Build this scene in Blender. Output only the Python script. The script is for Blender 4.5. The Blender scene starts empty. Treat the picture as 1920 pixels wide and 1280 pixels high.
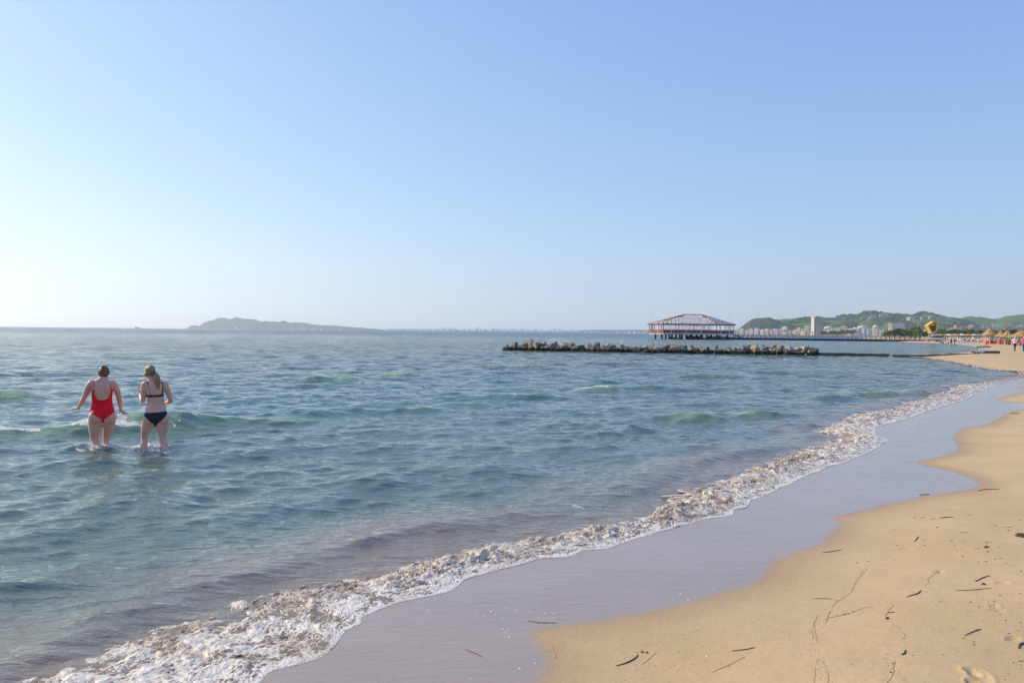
import bpy, bmesh, math, random
import numpy as np
from mathutils import Vector, Matrix
R = math.radians
scene = bpy.context.scene
col = scene.collection
random.seed(7); rng = np.random.default_rng(11)

# ------------------------------------------------------------------ camera
F = 1493.3                      # focal length in photo pixels (1920 wide)
EYE = 1.87
PITCH = math.atan(17.5 / F); ROLL = R(0.62)
f_ = Vector((0, math.cos(PITCH), -math.sin(PITCH)))
r0 = Vector((1, 0, 0)); u0 = Vector((0, math.sin(PITCH), math.cos(PITCH)))
r_ = r0 * math.cos(ROLL) + u0 * math.sin(ROLL)
u_ = -r0 * math.sin(ROLL) + u0 * math.cos(ROLL)
cd = bpy.data.cameras.new('camera'); cam = bpy.data.objects.new('camera', cd); col.objects.link(cam)
m = Matrix((r_, u_, -f_)).transposed().to_4x4(); m.translation = Vector((0, 0, EYE)); cam.matrix_world = m
cd.sensor_width = 36.0; cd.lens = 36.0 * F / 1920.0; cd.clip_start = 0.05; cd.clip_end = 60000
scene.camera = cam

# ------------------------------------------------------------------ sky and sun
SUN_AZ = R(-70)                 # measured from the view direction (+Y), negative = left
SUN_EL = R(30)
world = bpy.data.worlds.new('World'); scene.world = world; world.use_nodes = True
wn = world.node_tree.nodes; wl = world.node_tree.links
bg = wn['Background']
sky = wn.new('ShaderNodeTexSky'); sky.sky_type = 'NISHITA'; sky.sun_disc = False
sky.sun_elevation = SUN_EL; sky.sun_rotation = SUN_AZ
sky.altitude = 0; sky.air_density = 1.0; sky.dust_density = 0.5; sky.ozone_density = 1.5
bg.inputs[1].default_value = 0.096
sp_ = wn.new('ShaderNodeSeparateColor'); cb_ = wn.new('ShaderNodeCombineColor'); wl.new(sky.outputs[0], sp_.inputs[0])
for i, (g, k) in enumerate(((0.69, 1.86), (0.65, 2.33), (0.34, 5.05))):      # soft film-like response of each channel
    p_ = wn.new('ShaderNodeMath'); p_.operation = 'POWER'; p_.inputs[1].default_value = g; wl.new(sp_.outputs[i], p_.inputs[0])
    q_ = wn.new('ShaderNodeMath'); q_.operation = 'MULTIPLY'; q_.inputs[1].default_value = k; wl.new(p_.outputs[0], q_.inputs[0])
    wl.new(q_.outputs[0], cb_.inputs[i])
wl.new(cb_.outputs[0], bg.inputs[0])
sl = bpy.data.lights.new('sun', 'SUN'); so = bpy.data.objects.new('sun', sl); col.objects.link(so)
sl.energy = 5.0; sl.angle = R(0.53); sl.color = (1.0, 0.87, 0.68)
sd = Vector((math.sin(SUN_AZ) * math.cos(SUN_EL), math.cos(SUN_AZ) * math.cos(SUN_EL), math.sin(SUN_EL)))
so.rotation_euler = sd.to_track_quat('Z', 'Y').to_euler()
so.location = sd * 50
scene.view_settings.view_transform = 'Standard'; scene.view_settings.look = 'None'
scene.view_settings.gamma = 1.0; scene.view_settings.exposure = 0.12
scene.cycles.max_bounces = 8; scene.cycles.diffuse_bounces = 3; scene.cycles.glossy_bounces = 3
scene.cycles.transmission_bounces = 3; scene.cycles.volume_bounces = 1; scene.cycles.caustics_reflective = False
scene.cycles.caustics_refractive = False; scene.cycles.sample_clamp_indirect = 6.0

# ------------------------------------------------------------------ photo measurements -> places in the world
def hor(px): return 622.5 + 0.0108 * (px - 960)
def P(px, py, z=0.0):           # the point of the level z seen at that place of the photo
    d = f_ * F + r_ * (px - 960) - u_ * (py - 640)
    t = (z - EYE) / d.z
    return Vector((d.x * t, d.y * t, z))
def Q(px, Y, py=None, z=0.0):   # a point at distance Y
    if py is not None: z = EYE + (hor(px) - py) / F * Y
    return Vector(((px - 960) / F * Y, Y, z))

# ------------------------------------------------------------------ numpy noise
_pg = np.random.default_rng(5)
_perm = _pg.permutation(256); _perm = np.concatenate([_perm, _perm]).astype(np.int32)
_ang = _pg.random(256) * 2 * np.pi
_gx = np.cos(_ang).astype(np.float32); _gy = np.sin(_ang).astype(np.float32)
def pn(x, y, seed=0):
    x = np.asarray(x, np.float32) + seed * 17.31; y = np.asarray(y, np.float32) + seed * 9.17
    xi = np.floor(x).astype(np.int64); yi = np.floor(y).astype(np.int64)
    xf = (x - xi).astype(np.float32); yf = (y - yi).astype(np.float32)
    xi &= 255; yi &= 255; x1 = (xi + 1) & 255; y1 = (yi + 1) & 255
    def g(a, b, fx, fy):
        h = _perm[_perm[a] + b]; return _gx[h] * fx + _gy[h] * fy
    u = xf * xf * xf * (xf * (xf * 6 - 15) + 10); v = yf * yf * yf * (yf * (yf * 6 - 15) + 10)
    a = g(xi, yi, xf, yf); b = g(x1, yi, xf - 1, yf); c = g(xi, y1, xf, yf - 1); d = g(x1, y1, xf - 1, yf - 1)
    return (a + u * (b - a)) * (1 - v) + (c + u * (d - c)) * v * 1.0
def fbm(x, y, oct=4, seed=0, gain=0.5):
    s = 0; a = 1.0; f = 1.0; t = 0
    for i in range(oct):
        s = s + a * pn(x * f, y * f, seed + i * 3); t += a; a *= gain; f *= 2.03
    return s / t * 1.6
def worley(x, y, seed=0):       # distance to the nearest of jittered points
    x = np.asarray(x, np.float32); y = np.asarray(y, np.float32)
    xi = np.floor(x).astype(np.int64); yi = np.floor(y).astype(np.int64); best = np.full(x.shape, 9.0, np.float32)
    for dx in (-1, 0, 1):
        for dy in (-1, 0, 1):
            a = xi + dx; b = yi + dy; h = _perm[(_perm[(a + seed) & 255] + b) & 255]; h2 = _perm[(h + 71) & 255]
            px = a + (h / 255.0); py = b + (h2 / 255.0)
            best = np.minimum(best, (x - px) ** 2 + (y - py) ** 2)
    return np.sqrt(best)
def sstep(a, b, x):
    t = np.clip((x - a) / (b - a), 0, 1); return t * t * (3 - 2 * t)

def sdf(X, Y, poly):            # signed distance to a closed polygon, positive inside
    poly = np.asarray(poly, np.float64); A = poly; B = np.roll(poly, -1, 0)
    sh = X.shape; X = X.ravel(); Y = Y.ravel(); out = np.empty(X.size, np.float32)
    for s in range(0, X.size, 200000):
        x = X[s:s + 200000]; y = Y[s:s + 200000]
        best = np.full(x.size, 1e18); ins = np.zeros(x.size, bool)
        for (ax, ay), (bx, by) in zip(A, B):
            ex, ey = bx - ax, by - ay
            t = np.clip(((x - ax) * ex + (y - ay) * ey) / (ex * ex + ey * ey + 1e-12), 0, 1)
            best = np.minimum(best, (x - ax - t * ex) ** 2 + (y - ay - t * ey) ** 2)
            if ay != by:
                c = ((ay > y) != (by > y)) & (x < ex * (y - ay) / ey + ax); ins ^= c
        out[s:s + 200000] = np.where(ins, 1, -1) * np.sqrt(best)
    return out.reshape(sh)

# ------------------------------------------------------------------ object helpers
def tag(o, label=None, cat=None, group=None, kind=None):
    if label: o['label'] = label
    if cat: o['category'] = cat
    if group: o['group'] = group
    if kind: o['kind'] = kind
    return o
def np_mesh(name, co, quads, smooth=True):
    me = bpy.data.meshes.new(name)
    co = np.asarray(co, np.float32); quads = np.asarray(quads, np.int32)
    me.vertices.add(len(co)); me.vertices.foreach_set('co', co.ravel())
    n = len(quads); k = quads.shape[1]
    me.loops.add(n * k); me.loops.foreach_set('vertex_index', quads.ravel())
    me.polygons.add(n); me.polygons.foreach_set('loop_start', np.arange(0, n * k, k, dtype=np.int32))
    me.polygons.foreach_set('loop_total', np.full(n, k, np.int32))
    me.update(calc_edges=True)
    if smooth: me.polygons.foreach_set('use_smooth', np.ones(n, bool))
    return me
def attr(me, name, vals):
    a = me.attributes.new(name, 'FLOAT', 'POINT'); a.data.foreach_set('value', np.asarray(vals, np.float32).ravel())
def link(name, me, mat=None, parent=None):
    o = bpy.data.objects.new(name, me); col.objects.link(o)
    if mat is not None: me.materials.append(mat)
    if parent is not None: o.parent = parent
    return o
def empty(name, loc=(0, 0, 0), rz=0, **k):
    o = bpy.data.objects.new(name, None); col.objects.link(o); o.location = loc; o.rotation_euler.z = rz
    o.empty_display_size = 0.2
    tag(o, **k); return o
def copy_tree(o, parent=None):
    c = o.copy(); col.objects.link(c)
    if parent is not None: c.parent = parent
    for ch in [x for x in KIDS.get(o.name, [])]: copy_tree(ch, c)
    return c
KIDS = {}
def grid_faces(nr, nc, keep=None, wrap=False):
    i = np.arange(nr - 1)[:, None]; j = np.arange(nc - 1)[None, :]
    a = i * nc + j; q = np.stack([a, a + 1, a + nc + 1, a + nc], -1).reshape(-1, 4)
    if keep is not None: q = q[keep.ravel()[q].any(1)]
    return q
def compact(co, q, *atts):
    used = np.zeros(len(co), bool); used[q.ravel()] = True; idx = np.cumsum(used) - 1
    return (co[used], idx[q]) + tuple(a[used] for a in atts)

# ------------------------------------------------------------------ materials
def mat(name, base=(0.5, 0.5, 0.5), rough=0.7, metal=0.0, spec=0.5, var=0.0, vscale=4.0, bump=0.0, bscale=20.0, emit=None):
    m = bpy.data.materials.new(name); m.use_nodes = True; nt = m.node_tree; b = nt.nodes['Principled BSDF']
    b.inputs['Base Color'].default_value = (*base, 1); b.inputs['Roughness'].default_value = rough
    b.inputs['Metallic'].default_value = metal; b.inputs['Specular IOR Level'].default_value = spec
    tc = nt.nodes.new('ShaderNodeTexCoord')
    if var:
        n = nt.nodes.new('ShaderNodeTexNoise'); n.inputs['Scale'].default_value = vscale; n.inputs['Detail'].default_value = 6
        nt.links.new(tc.outputs['Object'], n.inputs['Vector'])
        r = nt.nodes.new('ShaderNodeMapRange'); r.inputs[1].default_value = 0.3; r.inputs[2].default_value = 0.7
        r.inputs[3].default_value = 1 - var; r.inputs[4].default_value = 1 + var
        nt.links.new(n.outputs[0], r.inputs[0])
        x = nt.nodes.new('ShaderNodeVectorMath'); x.operation = 'SCALE'; x.inputs[0].default_value = base
        nt.links.new(r.outputs[0], x.inputs['Scale']); nt.links.new(x.outputs[0], b.inputs['Base Color'])
    if bump:
        n = nt.nodes.new('ShaderNodeTexNoise'); n.inputs['Scale'].default_value = bscale; n.inputs['Detail'].default_value = 5
        nt.links.new(tc.outputs['Object'], n.inputs['Vector'])
        bp = nt.nodes.new('ShaderNodeBump'); bp.inputs['Strength'].default_value = bump; bp.inputs['Distance'].default_value = 0.05
        nt.links.new(n.outputs[0], bp.inputs['Height']); nt.links.new(bp.outputs[0], b.inputs['Normal'])
    return m
class NB:                        # terse node building
    def __init__(s, m): s.nt = m.node_tree; s.b = s.nt.nodes['Principled BSDF']
    def n(s, t, **k):
        o = s.nt.nodes.new(t)
        for a, v in k.items(): setattr(o, a, v)
        return o
    def l(s, a, b): s.nt.links.new(a, b)
    def attr(s, name): o = s.n('ShaderNodeAttribute'); o.attribute_name = name; return o.outputs['Fac']
    def math(s, op, a, b=None, c=None, clamp=False):
        o = s.n('ShaderNodeMath', operation=op); o.use_clamp = clamp
        for i, v in enumerate((a, b, c)):
            if v is None: continue
            if isinstance(v, (int, float)): o.inputs[i].default_value = v
            else: s.l(v, o.inputs[i])
        return o.outputs[0]
    def rng(s, v, a, b, c, d):
        o = s.n('ShaderNodeMapRange'); s.l(v, o.inputs[0])
        for i, x in enumerate((a, b, c, d)): o.inputs[i + 1].default_value = x
        return o.outputs[0]
    def mix(s, f, a, b):
        o = s.n('ShaderNodeMix', data_type='RGBA')
        if isinstance(f, (int, float)): o.inputs[0].default_value = f
        else: s.l(f, o.inputs[0])
        for i, v in ((6, a), (7, b)):
            if isinstance(v, tuple): o.inputs[i].default_value = (*v, 1)
            else: s.l(v, o.inputs[i])
        return o.outputs[2]
    def noise(s, scale, detail=4, vec=None, rough=0.5, dist=0.0, dim=None):
        o = s.n('ShaderNodeTexNoise'); o.inputs['Scale'].default_value = scale; o.inputs['Detail'].default_value = detail
        o.inputs['Roughness'].default_value = rough; o.inputs['Distortion'].default_value = dist
        if vec is not None: s.l(vec, o.inputs['Vector'])
        return o.outputs[0]
    def pos(s): return s.n('ShaderNodeNewGeometry').outputs['Position']
    def mapping(s, v, scale=(1, 1, 1), rot=(0, 0, 0)):
        o = s.n('ShaderNodeMapping'); o.inputs['Scale'].default_value = scale; o.inputs['Rotation'].default_value = rot
        s.l(v, o.inputs[0]); return o.outputs[0]
    def bump(s, h, strength, dist, prev=None):
        o = s.n('ShaderNodeBump'); o.inputs['Strength'].default_value = strength; o.inputs['Distance'].default_value = dist
        s.l(h, o.inputs['Height'])
        if prev is not None: s.l(prev, o.inputs['Normal'])
        return o.outputs[0]
# ------------------------------------------------------------------ shoreline and wet edge, read off the photo
shore_px = [(488,1280),(503,1258),(535,1250),(565,1244),(598,1234),(620,1222),(640,1203),(645,1186),(662,1176),(682,1169),(671,1160),(700,1147),(755,1126),
 (800,1118),(846,1108),(875,1086),(915,1074),(955,1064),(1021,1046),(1065,1044),(1090,1031),(1145,1028),(1200,1007),(1247,995),(1320,973),(1374,966),
 (1371,956),(1400,951),(1408,938),(1452,921),(1498,898),(1536,881),(1588,865),(1634,846),(1665,825),(1641,815),(1644,800),(1691,788),
 (1742,770),(1808,750),(1855,727),(1892,715),(1930,706),(1920,697),(1870,694),(1840,688),(1790,679),(1740,671),(1700,668)]
SH = [(-6.5, -9.0), (-4.6, -3.0), (-3.0, 1.2), (-1.95, 3.2)] + [tuple(P(a, b, 0.0)[:2]) for a, b in shore_px]
SH_end = len(SH)
SHORE_FAR = [(39, 78), (50, 90), (65, 111), (88, 150), (114, 204), (128, 262), (150, 330), (215, 480), (330, 760), (600, 1300), (860, 2100), (860, 2700),
 (760, 3000), (900, 4500), (1150, 6200), (1100, 7600), (300, 8100), (-1250, 8400), (-2000, 8450), (-3560, 8500), (-3700, 9300), (-2600, 10500),
 (0, 12500), (14000, 14000), (14000, -14000), (-9000, -14000)]
LAND = SH + SHORE_FAR
wet_px = [(992,1280),(1010,1258),(1017,1243),(1018,1230),(1013,1217),(1000,1203),(993,1192),(995,1181),(1010,1173),(1046,1168),(1130,1155),(1210,1142),(1283,1126),(1356,1106),(1400,1093),
 (1428,1076),(1447,1050),(1494,1029),(1536,1015),(1562,994),(1573,977),(1562,966),(1597,957),(1662,942),(1728,928),(1798,919),(1828,913),(1836,906),(1824,896),
 (1789,882),(1747,873),(1722,867),(1722,862),(1756,855),(1792,846),(1799,838),(1796,830),(1785,821),(1792,812),(1803,801),(1850,795),(1883,776),(1897,769),(1920,766),(1975,761),
 (1920,755),(1897,753),(1866,749),(1866,747),(1888,741),(1920,735),(1985,731),(1920,729),(1908,725),(1940,718),(2080,706),(2060,697)]
WETP = [(-5.0, -9.0), (-3.0, -3.0), (-1.4, 1.2), (-0.45, 3.3)] + [tuple(P(a, b, 0.03)[:2]) for a, b in wet_px] + [tuple(P(a, b, 0.02)[:2]) for a, b in [(1960,698),(1920,695.7),(1870,692.3),(1840,686.5),(1790,677.8),(1740,670),(1700,667)]] + [(-60, 200), (-300, 200), (-300, -9)]

def angles(dense, nd, outer):
    a = np.linspace(-dense, dense, nd); b = np.linspace(dense, 180, outer)[1:]
    return np.radians(np.concatenate([-b[::-1], a, b]))
def radii(a, k, b, kf, c):
    r = [a]
    while r[-1] < b: r.append(r[-1] * (1 + k))
    while r[-1] < c: r.append(r[-1] * (1 + kf))
    return np.array(r)

# ------------------------------------------------------------------ beach: one sheet of sand from the sea bed to the hills
def sand_height(X, Y, d=None, wd=None):
    if d is None: d = sdf(X, Y, LAND)
    if wd is None: wd = sdf(X, Y, WETP)
    dry = np.minimum(np.maximum(-wd, 0), np.maximum(d, 0))
    z = np.where(d < 0, 0.06 * d, 0.012 * np.minimum(d, 3.0))
    z = np.maximum(z, -0.9)
    z = z + 0.045 * np.clip(dry, 0, 6) * sstep(0, 1.2, dry) + 0.006 * np.clip(dry - 6, 0, 60) + 0.0012 * np.clip(dry - 66, 0, 1500)
    dw = sstep(0.0, 1.0, dry)
    z = z + dw * (0.018 * fbm(X * 0.55, Y * 0.55, 3, 2) + 0.05 * fbm(X * 0.09, Y * 0.09, 3, 8))
    return z.astype(np.float32), d, wd
ang = angles(37, 900, 60); rad = radii(0.5, 0.0045, 320, 0.03, 13000)
Rr, Aa = np.meshgrid(rad, ang, indexing='ij'); X = Rr * np.sin(Aa); Y = Rr * np.cos(Aa)
Z, D, WD = sand_height(X, Y)
near = sstep(0.3, 1.5, -WD) * (1 - sstep(25, 60, Rr))
# soft trampled hollows on the dry sand, denser to the right and further off
tr = sstep(0.1, 0.6, fbm(X * 0.16, Y * 0.16, 2, 31) + 0.35 * sstep(4, 14, -WD) + 0.5 * sstep(30, 60, Rr))
wv = worley(X * 2.6, Y * 2.6, 3); Z -= 0.028 * tr * sstep(0.4, 0.1, wv) * sstep(0.8, 2.5, -WD)
Z += 0.002 * near * fbm(X * 9, Y * 9, 3, 12)
def dent(cx, cy, rx, ry, a, dep):
    ca, sa = math.cos(a), math.sin(a); u = (X - cx) * ca + (Y - cy) * sa; v = -(X - cx) * sa + (Y - cy) * ca
    q = (u / rx) ** 2 + (v / ry) ** 2
    return -dep * np.exp(-q * 1.3) + 0.35 * dep * np.exp(-((np.sqrt(q) - 1.35) / 0.3) ** 2)
for px, py, rx, ry, a, dep in [(1822,1252,.028,.045,.3,.02),(1826,1275,.03,.04,.1,.022),(1838,1262,.045,.1,-.3,.012),(1864,1126,.03,.02,0,.015),(1870,1135,.05,.02,-.4,.01),
                               (1900,1190,.05,.03,.5,.012),(1700,1010,.06,.03,0,.008),(1880,1085,.05,.03,0,.012),(1760,1060,.05,.03,0.4,.008)]:
    p = P(px, py, 0.12); Z += dent(p.x, p.y, rx, ry, a, dep)
wet = sstep(-0.10, 0.07, WD + 0.02 * fbm(X * 3, Y * 3, 3, 3) * (1 + 0.15 * Rr))
wet = np.maximum(wet, sstep(1.6, 0.6, D) * sstep(80, 85, Rr))
damp = sstep(-0.40, 0.02, WD + 0.05 * fbm(X * 2, Y * 2, 3, 4))
land = sstep(60, 130, D) * sstep(150, 320, Rr)
co = np.stack([X, Y, Z], -1).reshape(-1, 3)
q = grid_faces(*X.shape, keep=(D > -5))
co, q, wet, damp, land = compact(co, q, wet.ravel(), damp.ravel(), land.ravel())
me = np_mesh('beach', co, q); attr(me, 'wet', wet); attr(me, 'damp', damp); attr(me, 'land', land)
ms = mat('sand'); nb = NB(ms); pos = nb.pos()
w = nb.attr('wet'); dm = nb.attr('damp'); ld = nb.attr('land')
n1 = nb.noise(0.8, 5, pos); n2 = nb.noise(260, 3, pos, 0.7); n3 = nb.noise(6, 6, pos, 0.65)
c = nb.mix(nb.rng(n1, .35, .65, 0, 1), (0.53, 0.375, 0.185), (0.60, 0.43, 0.23))
c = nb.mix(nb.math('MULTIPLY', nb.rng(n3, .35, .75, 0, 1), 0.35), c, (0.43, 0.31, 0.18))
c = nb.mix(nb.math('MULTIPLY', nb.rng(n2, .30, .50, 1, 0), 0.5), c, (0.30, 0.21, 0.13))
c = nb.mix(nb.math('MULTIPLY', dm, 0.55), c, (0.36, 0.23, 0.13))
c = nb.mix(w, c, nb.mix(nb.rng(n1, .3, .7, 0, 1), (0.31, 0.235, 0.165), (0.36, 0.275, 0.20)))
c = nb.mix(ld, c, nb.mix(nb.rng(nb.noise(0.02, 5, pos), .45, .55, 0, 1), (0.08, 0.12, 0.04), (0.22, 0.2, 0.11)))
nb.l(c, nb.b.inputs['Base Color'])
wr = nb.rng(nb.noise(2.2, 5, nb.mapping(pos, (.5, 1.2, 1), (0, 0, R(-30)))), .35, .65, .03, .12); nb.l(nb.math('ADD', nb.math('MULTIPLY', w, wr), nb.math('MULTIPLY', nb.math('SUBTRACT', 1.0, w), .75)), nb.b.inputs['Roughness']); nb.l(nb.rng(w, 0, 1, 0.25, 0.95), nb.b.inputs['Specular IOR Level'])
dry = nb.math('SUBTRACT', 1.0, w)
b1 = nb.bump(n2, 0.35, 0.0015); nb.l(dry, b1.node.inputs['Strength'])
b2 = nb.bump(nb.math('MULTIPLY', nb.noise(22, 5, pos, .6), dry), 0.5, 0.008, b1)
rip = nb.noise(9, 4, nb.mapping(pos, (0.35, 1.0, 1), (0, 0, R(-22))), 0.6, 1.2)
b3 = nb.bump(nb.math('MULTIPLY', rip, w), 0.5, 0.010, b2)
fine = nb.noise(70, 3, nb.mapping(pos, (0.6, 1, 1), (0, 0, R(-20))), 0.6)
b4 = nb.bump(nb.math('MULTIPLY', fine, w), 0.4, 0.0026, b3)
nb.l(b4, nb.b.inputs['Normal'])
o = link('beach', me, ms); tag(o, 'beach of smooth golden sand with a wet glossy strip along the water', 'beach', kind='structure')

# ------------------------------------------------------------------ sea
ang = angles(47, 1340, 36); rad = radii(1.5, 0.0036, 330, 0.02, 26000)
Rr, Aa = np.meshgrid(rad, ang, indexing='ij'); X = (Rr * np.sin(Aa)).astype(np.float32); Y = (Rr * np.cos(Aa)).astype(np.float32); Rr = Rr.astype(np.float32)
D = sdf(X, Y, LAND); S = -D
ds = 0.0036 * Rr; outer = np.abs(Aa) > R(48.5)
ds = np.where(outer, Rr * 0.06, ds); ds = np.where(Rr > 330, Rr * 0.03, ds)
calm = sstep(0.3, 3.5, S) * 0.6 + 0.38 + 0.05 * sstep(10, 40, S)
patch = 0.75 + 0.55 * fbm(X * 0.11, Y * 0.16, 3, 40)
rw = np.random.default_rng(3)
H = np.zeros_like(X); DX = np.zeros_like(X); DY = np.zeros_like(X)
NW = 120
PF = [pn(X / 3.0, Y / 3.0, 81), pn(X / 1.3, Y / 1.3, 82), pn(X / 6.0, Y / 6.0, 83)]
for i in range(NW):
    lam = 0.085 * (3.4 / 0.085) ** ((i + rw.random()) / NW)
    th = R(-64) + rw.normal(0, R(22)) if lam > 0.7 else R(-76) + rw.normal(0, R(23))   # travel direction in the plane
    k = 2 * math.pi / lam; kx, ky = k * math.cos(th), k * math.sin(th)
    slope = 0.045 * (1.0 if lam < 0.5 else 0.5 if lam < 1.5 else 0.34) * (0.8 if lam < 0.22 else 1)
    a = slope / k; ph = rw.random() * 6.283
    fade = np.clip((lam / ds - 2.2) / 2.0, 0, 1)
    if fade.max() <= 0: continue
    wx = kx * X + ky * Y + ph + (1.2 * math.sin(i * 1.7)) * PF[i % 3]
    am = a * fade * (patch if lam < 1.2 else 1.0) * (calm if lam > 0.25 else 0.35 + 0.65 * calm)
    s_, c_ = np.sin(wx), np.cos(wx)
    H += am * s_; DX += am * c_ * (kx / k) * 0.85; DY += am * c_ * (ky / k) * 0.85
foam = np.zeros_like(X); crest = np.zeros_like(X)
def ridge(px, py, wpx, deg, amp, front, back, white=0.0):
    """a low breaking swell, its crest centred at that place of the photo; steep on the side towards the beach"""
    global H, foam, crest
    c = P(px, py, 0.08); e = (math.cos(R(deg)), math.sin(R(deg))); hl = 0.5 * wpx / F * c.y / e[0]
    u = (X - c.x) * e[0] + (Y - c.y) * e[1]; v = -(X - c.x) * e[1] + (Y - c.y) * e[0]
    m_ = (np.abs(u) < hl * 1.8) & (np.abs(v) < back * 5)
    if not m_.any(): return
    u = u[m_]; v = v[m_]; x = X[m_]; y = Y[m_]
    u = u / hl; v = v + 0.10 * back * u * u + 0.5 * front * fbm(x * 0.7, y * 0.7, 3, 51)
    taper = sstep(1.35, 0.35, np.abs(u)); n = 0.8 + 0.5 * fbm(x * 0.8, y * 0.8, 3, 50)
    H[m_] += amp * np.where(v < 0, np.exp(-(v / front) ** 2), np.exp(-(v / back) ** 2)) * taper * n
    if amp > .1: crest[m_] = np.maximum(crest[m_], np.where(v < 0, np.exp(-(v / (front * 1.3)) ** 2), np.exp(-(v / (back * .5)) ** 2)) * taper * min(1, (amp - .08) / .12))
    if white:
        w_ = white * taper * sstep(-0.35, 0.3, fbm(x * 2.4, y * 2.4, 4, 52) + 0.25 * (white - 0.6))
        foam[m_] = np.maximum(foam[m_], w_ * np.where(v < 0, np.exp(-(v / (front * 0.6)) ** 2), np.exp(-((v) / (back * 0.6)) ** 2)))
ridge(60, 812, 520, 30, .20, .26, .7, .95); ridge(245, 800, 180, 30, .17, .26, .7, .85)
ridge(430, 789, 330, 30, .19, .26, .7, .15)
ridge(60, 836, 260, 22, .09, .2, .5)
ridge(10, 743, 120, 10, .22, .35, .9)
ridge(620, 709, 120, 8, .26, .4, 1.1); ridge(748, 702, 90, 8, .24, .4, 1.1, .5)
ridge(960, 686, 170, 8, .18, .5, 1.2); ridge(1150, 680, 180, 8, .17, .5, 1.2)
ridge(1120, 728, 90, 12, .22, .3, .7, 1.0); ridge(930, 741, 220, 14, .12, .3, .7, .8); ridge(1180, 726, 130, 12, .13, .3, .7)
ridge(580, 775, 180, 20, .11, .25, .7); ridge(740, 768, 240, 22, .12, .25, .7); ridge(880, 757, 120, 15, .12, .25, .6)
ridge(1320, 704, 130, 12, .17, .35, .9); ridge(1360, 778, 240, 28, .18, .24, .7)
ridge(1640, 737, 300, 25, .17, .3, .8); ridge(1560, 742, 80, 20, .1, .3, .8)
ridge(1280, 836, 330, 35, .06, .2, .6); ridge(980, 868, 260, 35, .06, .2, .6)
ridge(370, 1024, 170, 25, .05, .12, .3); ridge(40, 1092, 180, 25, .045, .10, .3); ridge(120, 985, 120, 25, .04, .12, .3)
rr_ = random.Random(4)
for i in range(46):
    px = rr_.uniform(-200, 1500); py = rr_.uniform(668, 960)
    if py > 760 and px > 1500 - (py - 740) * 3.2: continue
    ridge(px, py, rr_.uniform(60, 200), rr_.uniform(2, 26), rr_.uniform(.03, .10) * (1.25 if py < 720 else .8), rr_.uniform(.15, .3), rr_.uniform(.4, .8))
# the last low bore behind the foam, following the shore
bn = fbm(X * 0.35, Y * 0.35, 3, 61); c0 = 1.35 + 0.35 * bn
bore = np.exp(-((S - c0) / np.where(S < c0, 0.22, 0.55)) ** 2) * (0.05 + 0.05 * bn) * sstep(60, 35, Rr)
H += np.maximum(bore, 0)
H = H * sstep(-0.3, 0.9, S)
DX *= sstep(0.0, 0.8, S); DY *= sstep(0.0, 0.8, S)
H = np.where(S < 0.07, -0.45 * np.minimum(0.07 - S, .5), H) + 0.006
WH = (ang.copy(), rad.copy(), H.copy(), X + DX, Y + DY)
def water_z(x, y):
    x = np.atleast_1d(x); y = np.atleast_1d(y)
    i = np.clip(np.searchsorted(WH[1], np.hypot(x, y)), 0, len(WH[1]) - 1); j = np.clip(np.searchsorted(WH[0], np.arctan2(x, y)), 0, len(WH[0]) - 1)
    return WH[2][i, j]
# broken foam scattered on the water behind the shore foam
sc = sstep(2.6, 1.0, S) * sstep(0.15, 0.5, fbm(X * 1.6, Y * 1.6, 5, 70)) * 0.55
foam = np.maximum(foam, sc * sstep(80, 40, Rr))
for cx, cy, r_1, a_1 in ((184, 842, .16, .8), (203, 838, .15, .7), (155, 846, .16, .5), (268, 838, .20, .9), (285, 842, .20, .9), (318, 845, .12, .8), (240, 838, .16, .7), (120, 852, .14, .4), (890, 744, .5, .5)):
    p = P(cx, cy, 0); foam = np.maximum(foam, a_1 * np.exp(-((X - p.x) / (r_1 * 1.4)) ** 2 - ((Y - p.y) / (r_1 * 1.6)) ** 2))
murk = sstep(2.6, 0.6, S + 1.1 * fbm(X * 0.5, Y * 0.5, 4, 71)); mid = sstep(14, 3, S + 2.5 * fbm(X * 0.15, Y * 0.15, 3, 72))
co = np.stack([X + DX, Y + DY, H], -1).reshape(-1, 3)
q = grid_faces(*X.shape, keep=(S > -0.35))
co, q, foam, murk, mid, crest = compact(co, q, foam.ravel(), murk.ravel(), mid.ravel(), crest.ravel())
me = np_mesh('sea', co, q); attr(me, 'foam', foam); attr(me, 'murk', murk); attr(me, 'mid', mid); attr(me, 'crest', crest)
mw = mat('sea_water', rough=0.05); nb = NB(mw); pos = nb.pos()
fo = nb.attr('foam'); mu = nb.attr('murk'); mi = nb.attr('mid')
n1 = nb.noise(0.25, 4, pos)
c = nb.mix(nb.rng(n1, .35, .65, 0, 1), (0.060, 0.130, 0.115), (0.085, 0.150, 0.100))
c = nb.mix(nb.math('MULTIPLY', mi, 0.7), c, (0.085, 0.125, 0.07))
c = nb.mix(mu, c, (0.22, 0.155, 0.085))
c = nb.mix(nb.math('MULTIPLY', nb.attr('crest'), nb.rng(nb.noise(1.2, 4, pos), .3, .7, .6, 1), clamp=True), c, (0.27, 0.40, 0.12))  # lighter green painted on swell crests for the light glowing through them
fn = nb.noise(11, 7, nb.mapping(pos, (.7, 1.2, 1)), 0.75, 0.7)
fm = nb.math('MULTIPLY', nb.rng(nb.math('ADD', fn, nb.math('MULTIPLY', fo, 0.60)), 0.80, 0.98, 0, 1), nb.rng(fo, 0.05, 0.3, 0, 1), clamp=True)
c = nb.mix(fm, c, (0.80, 0.78, 0.72))
cf_ = nb.n('ShaderNodeVectorMath', operation='LENGTH'); nb.l(pos, cf_.inputs[0])
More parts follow.
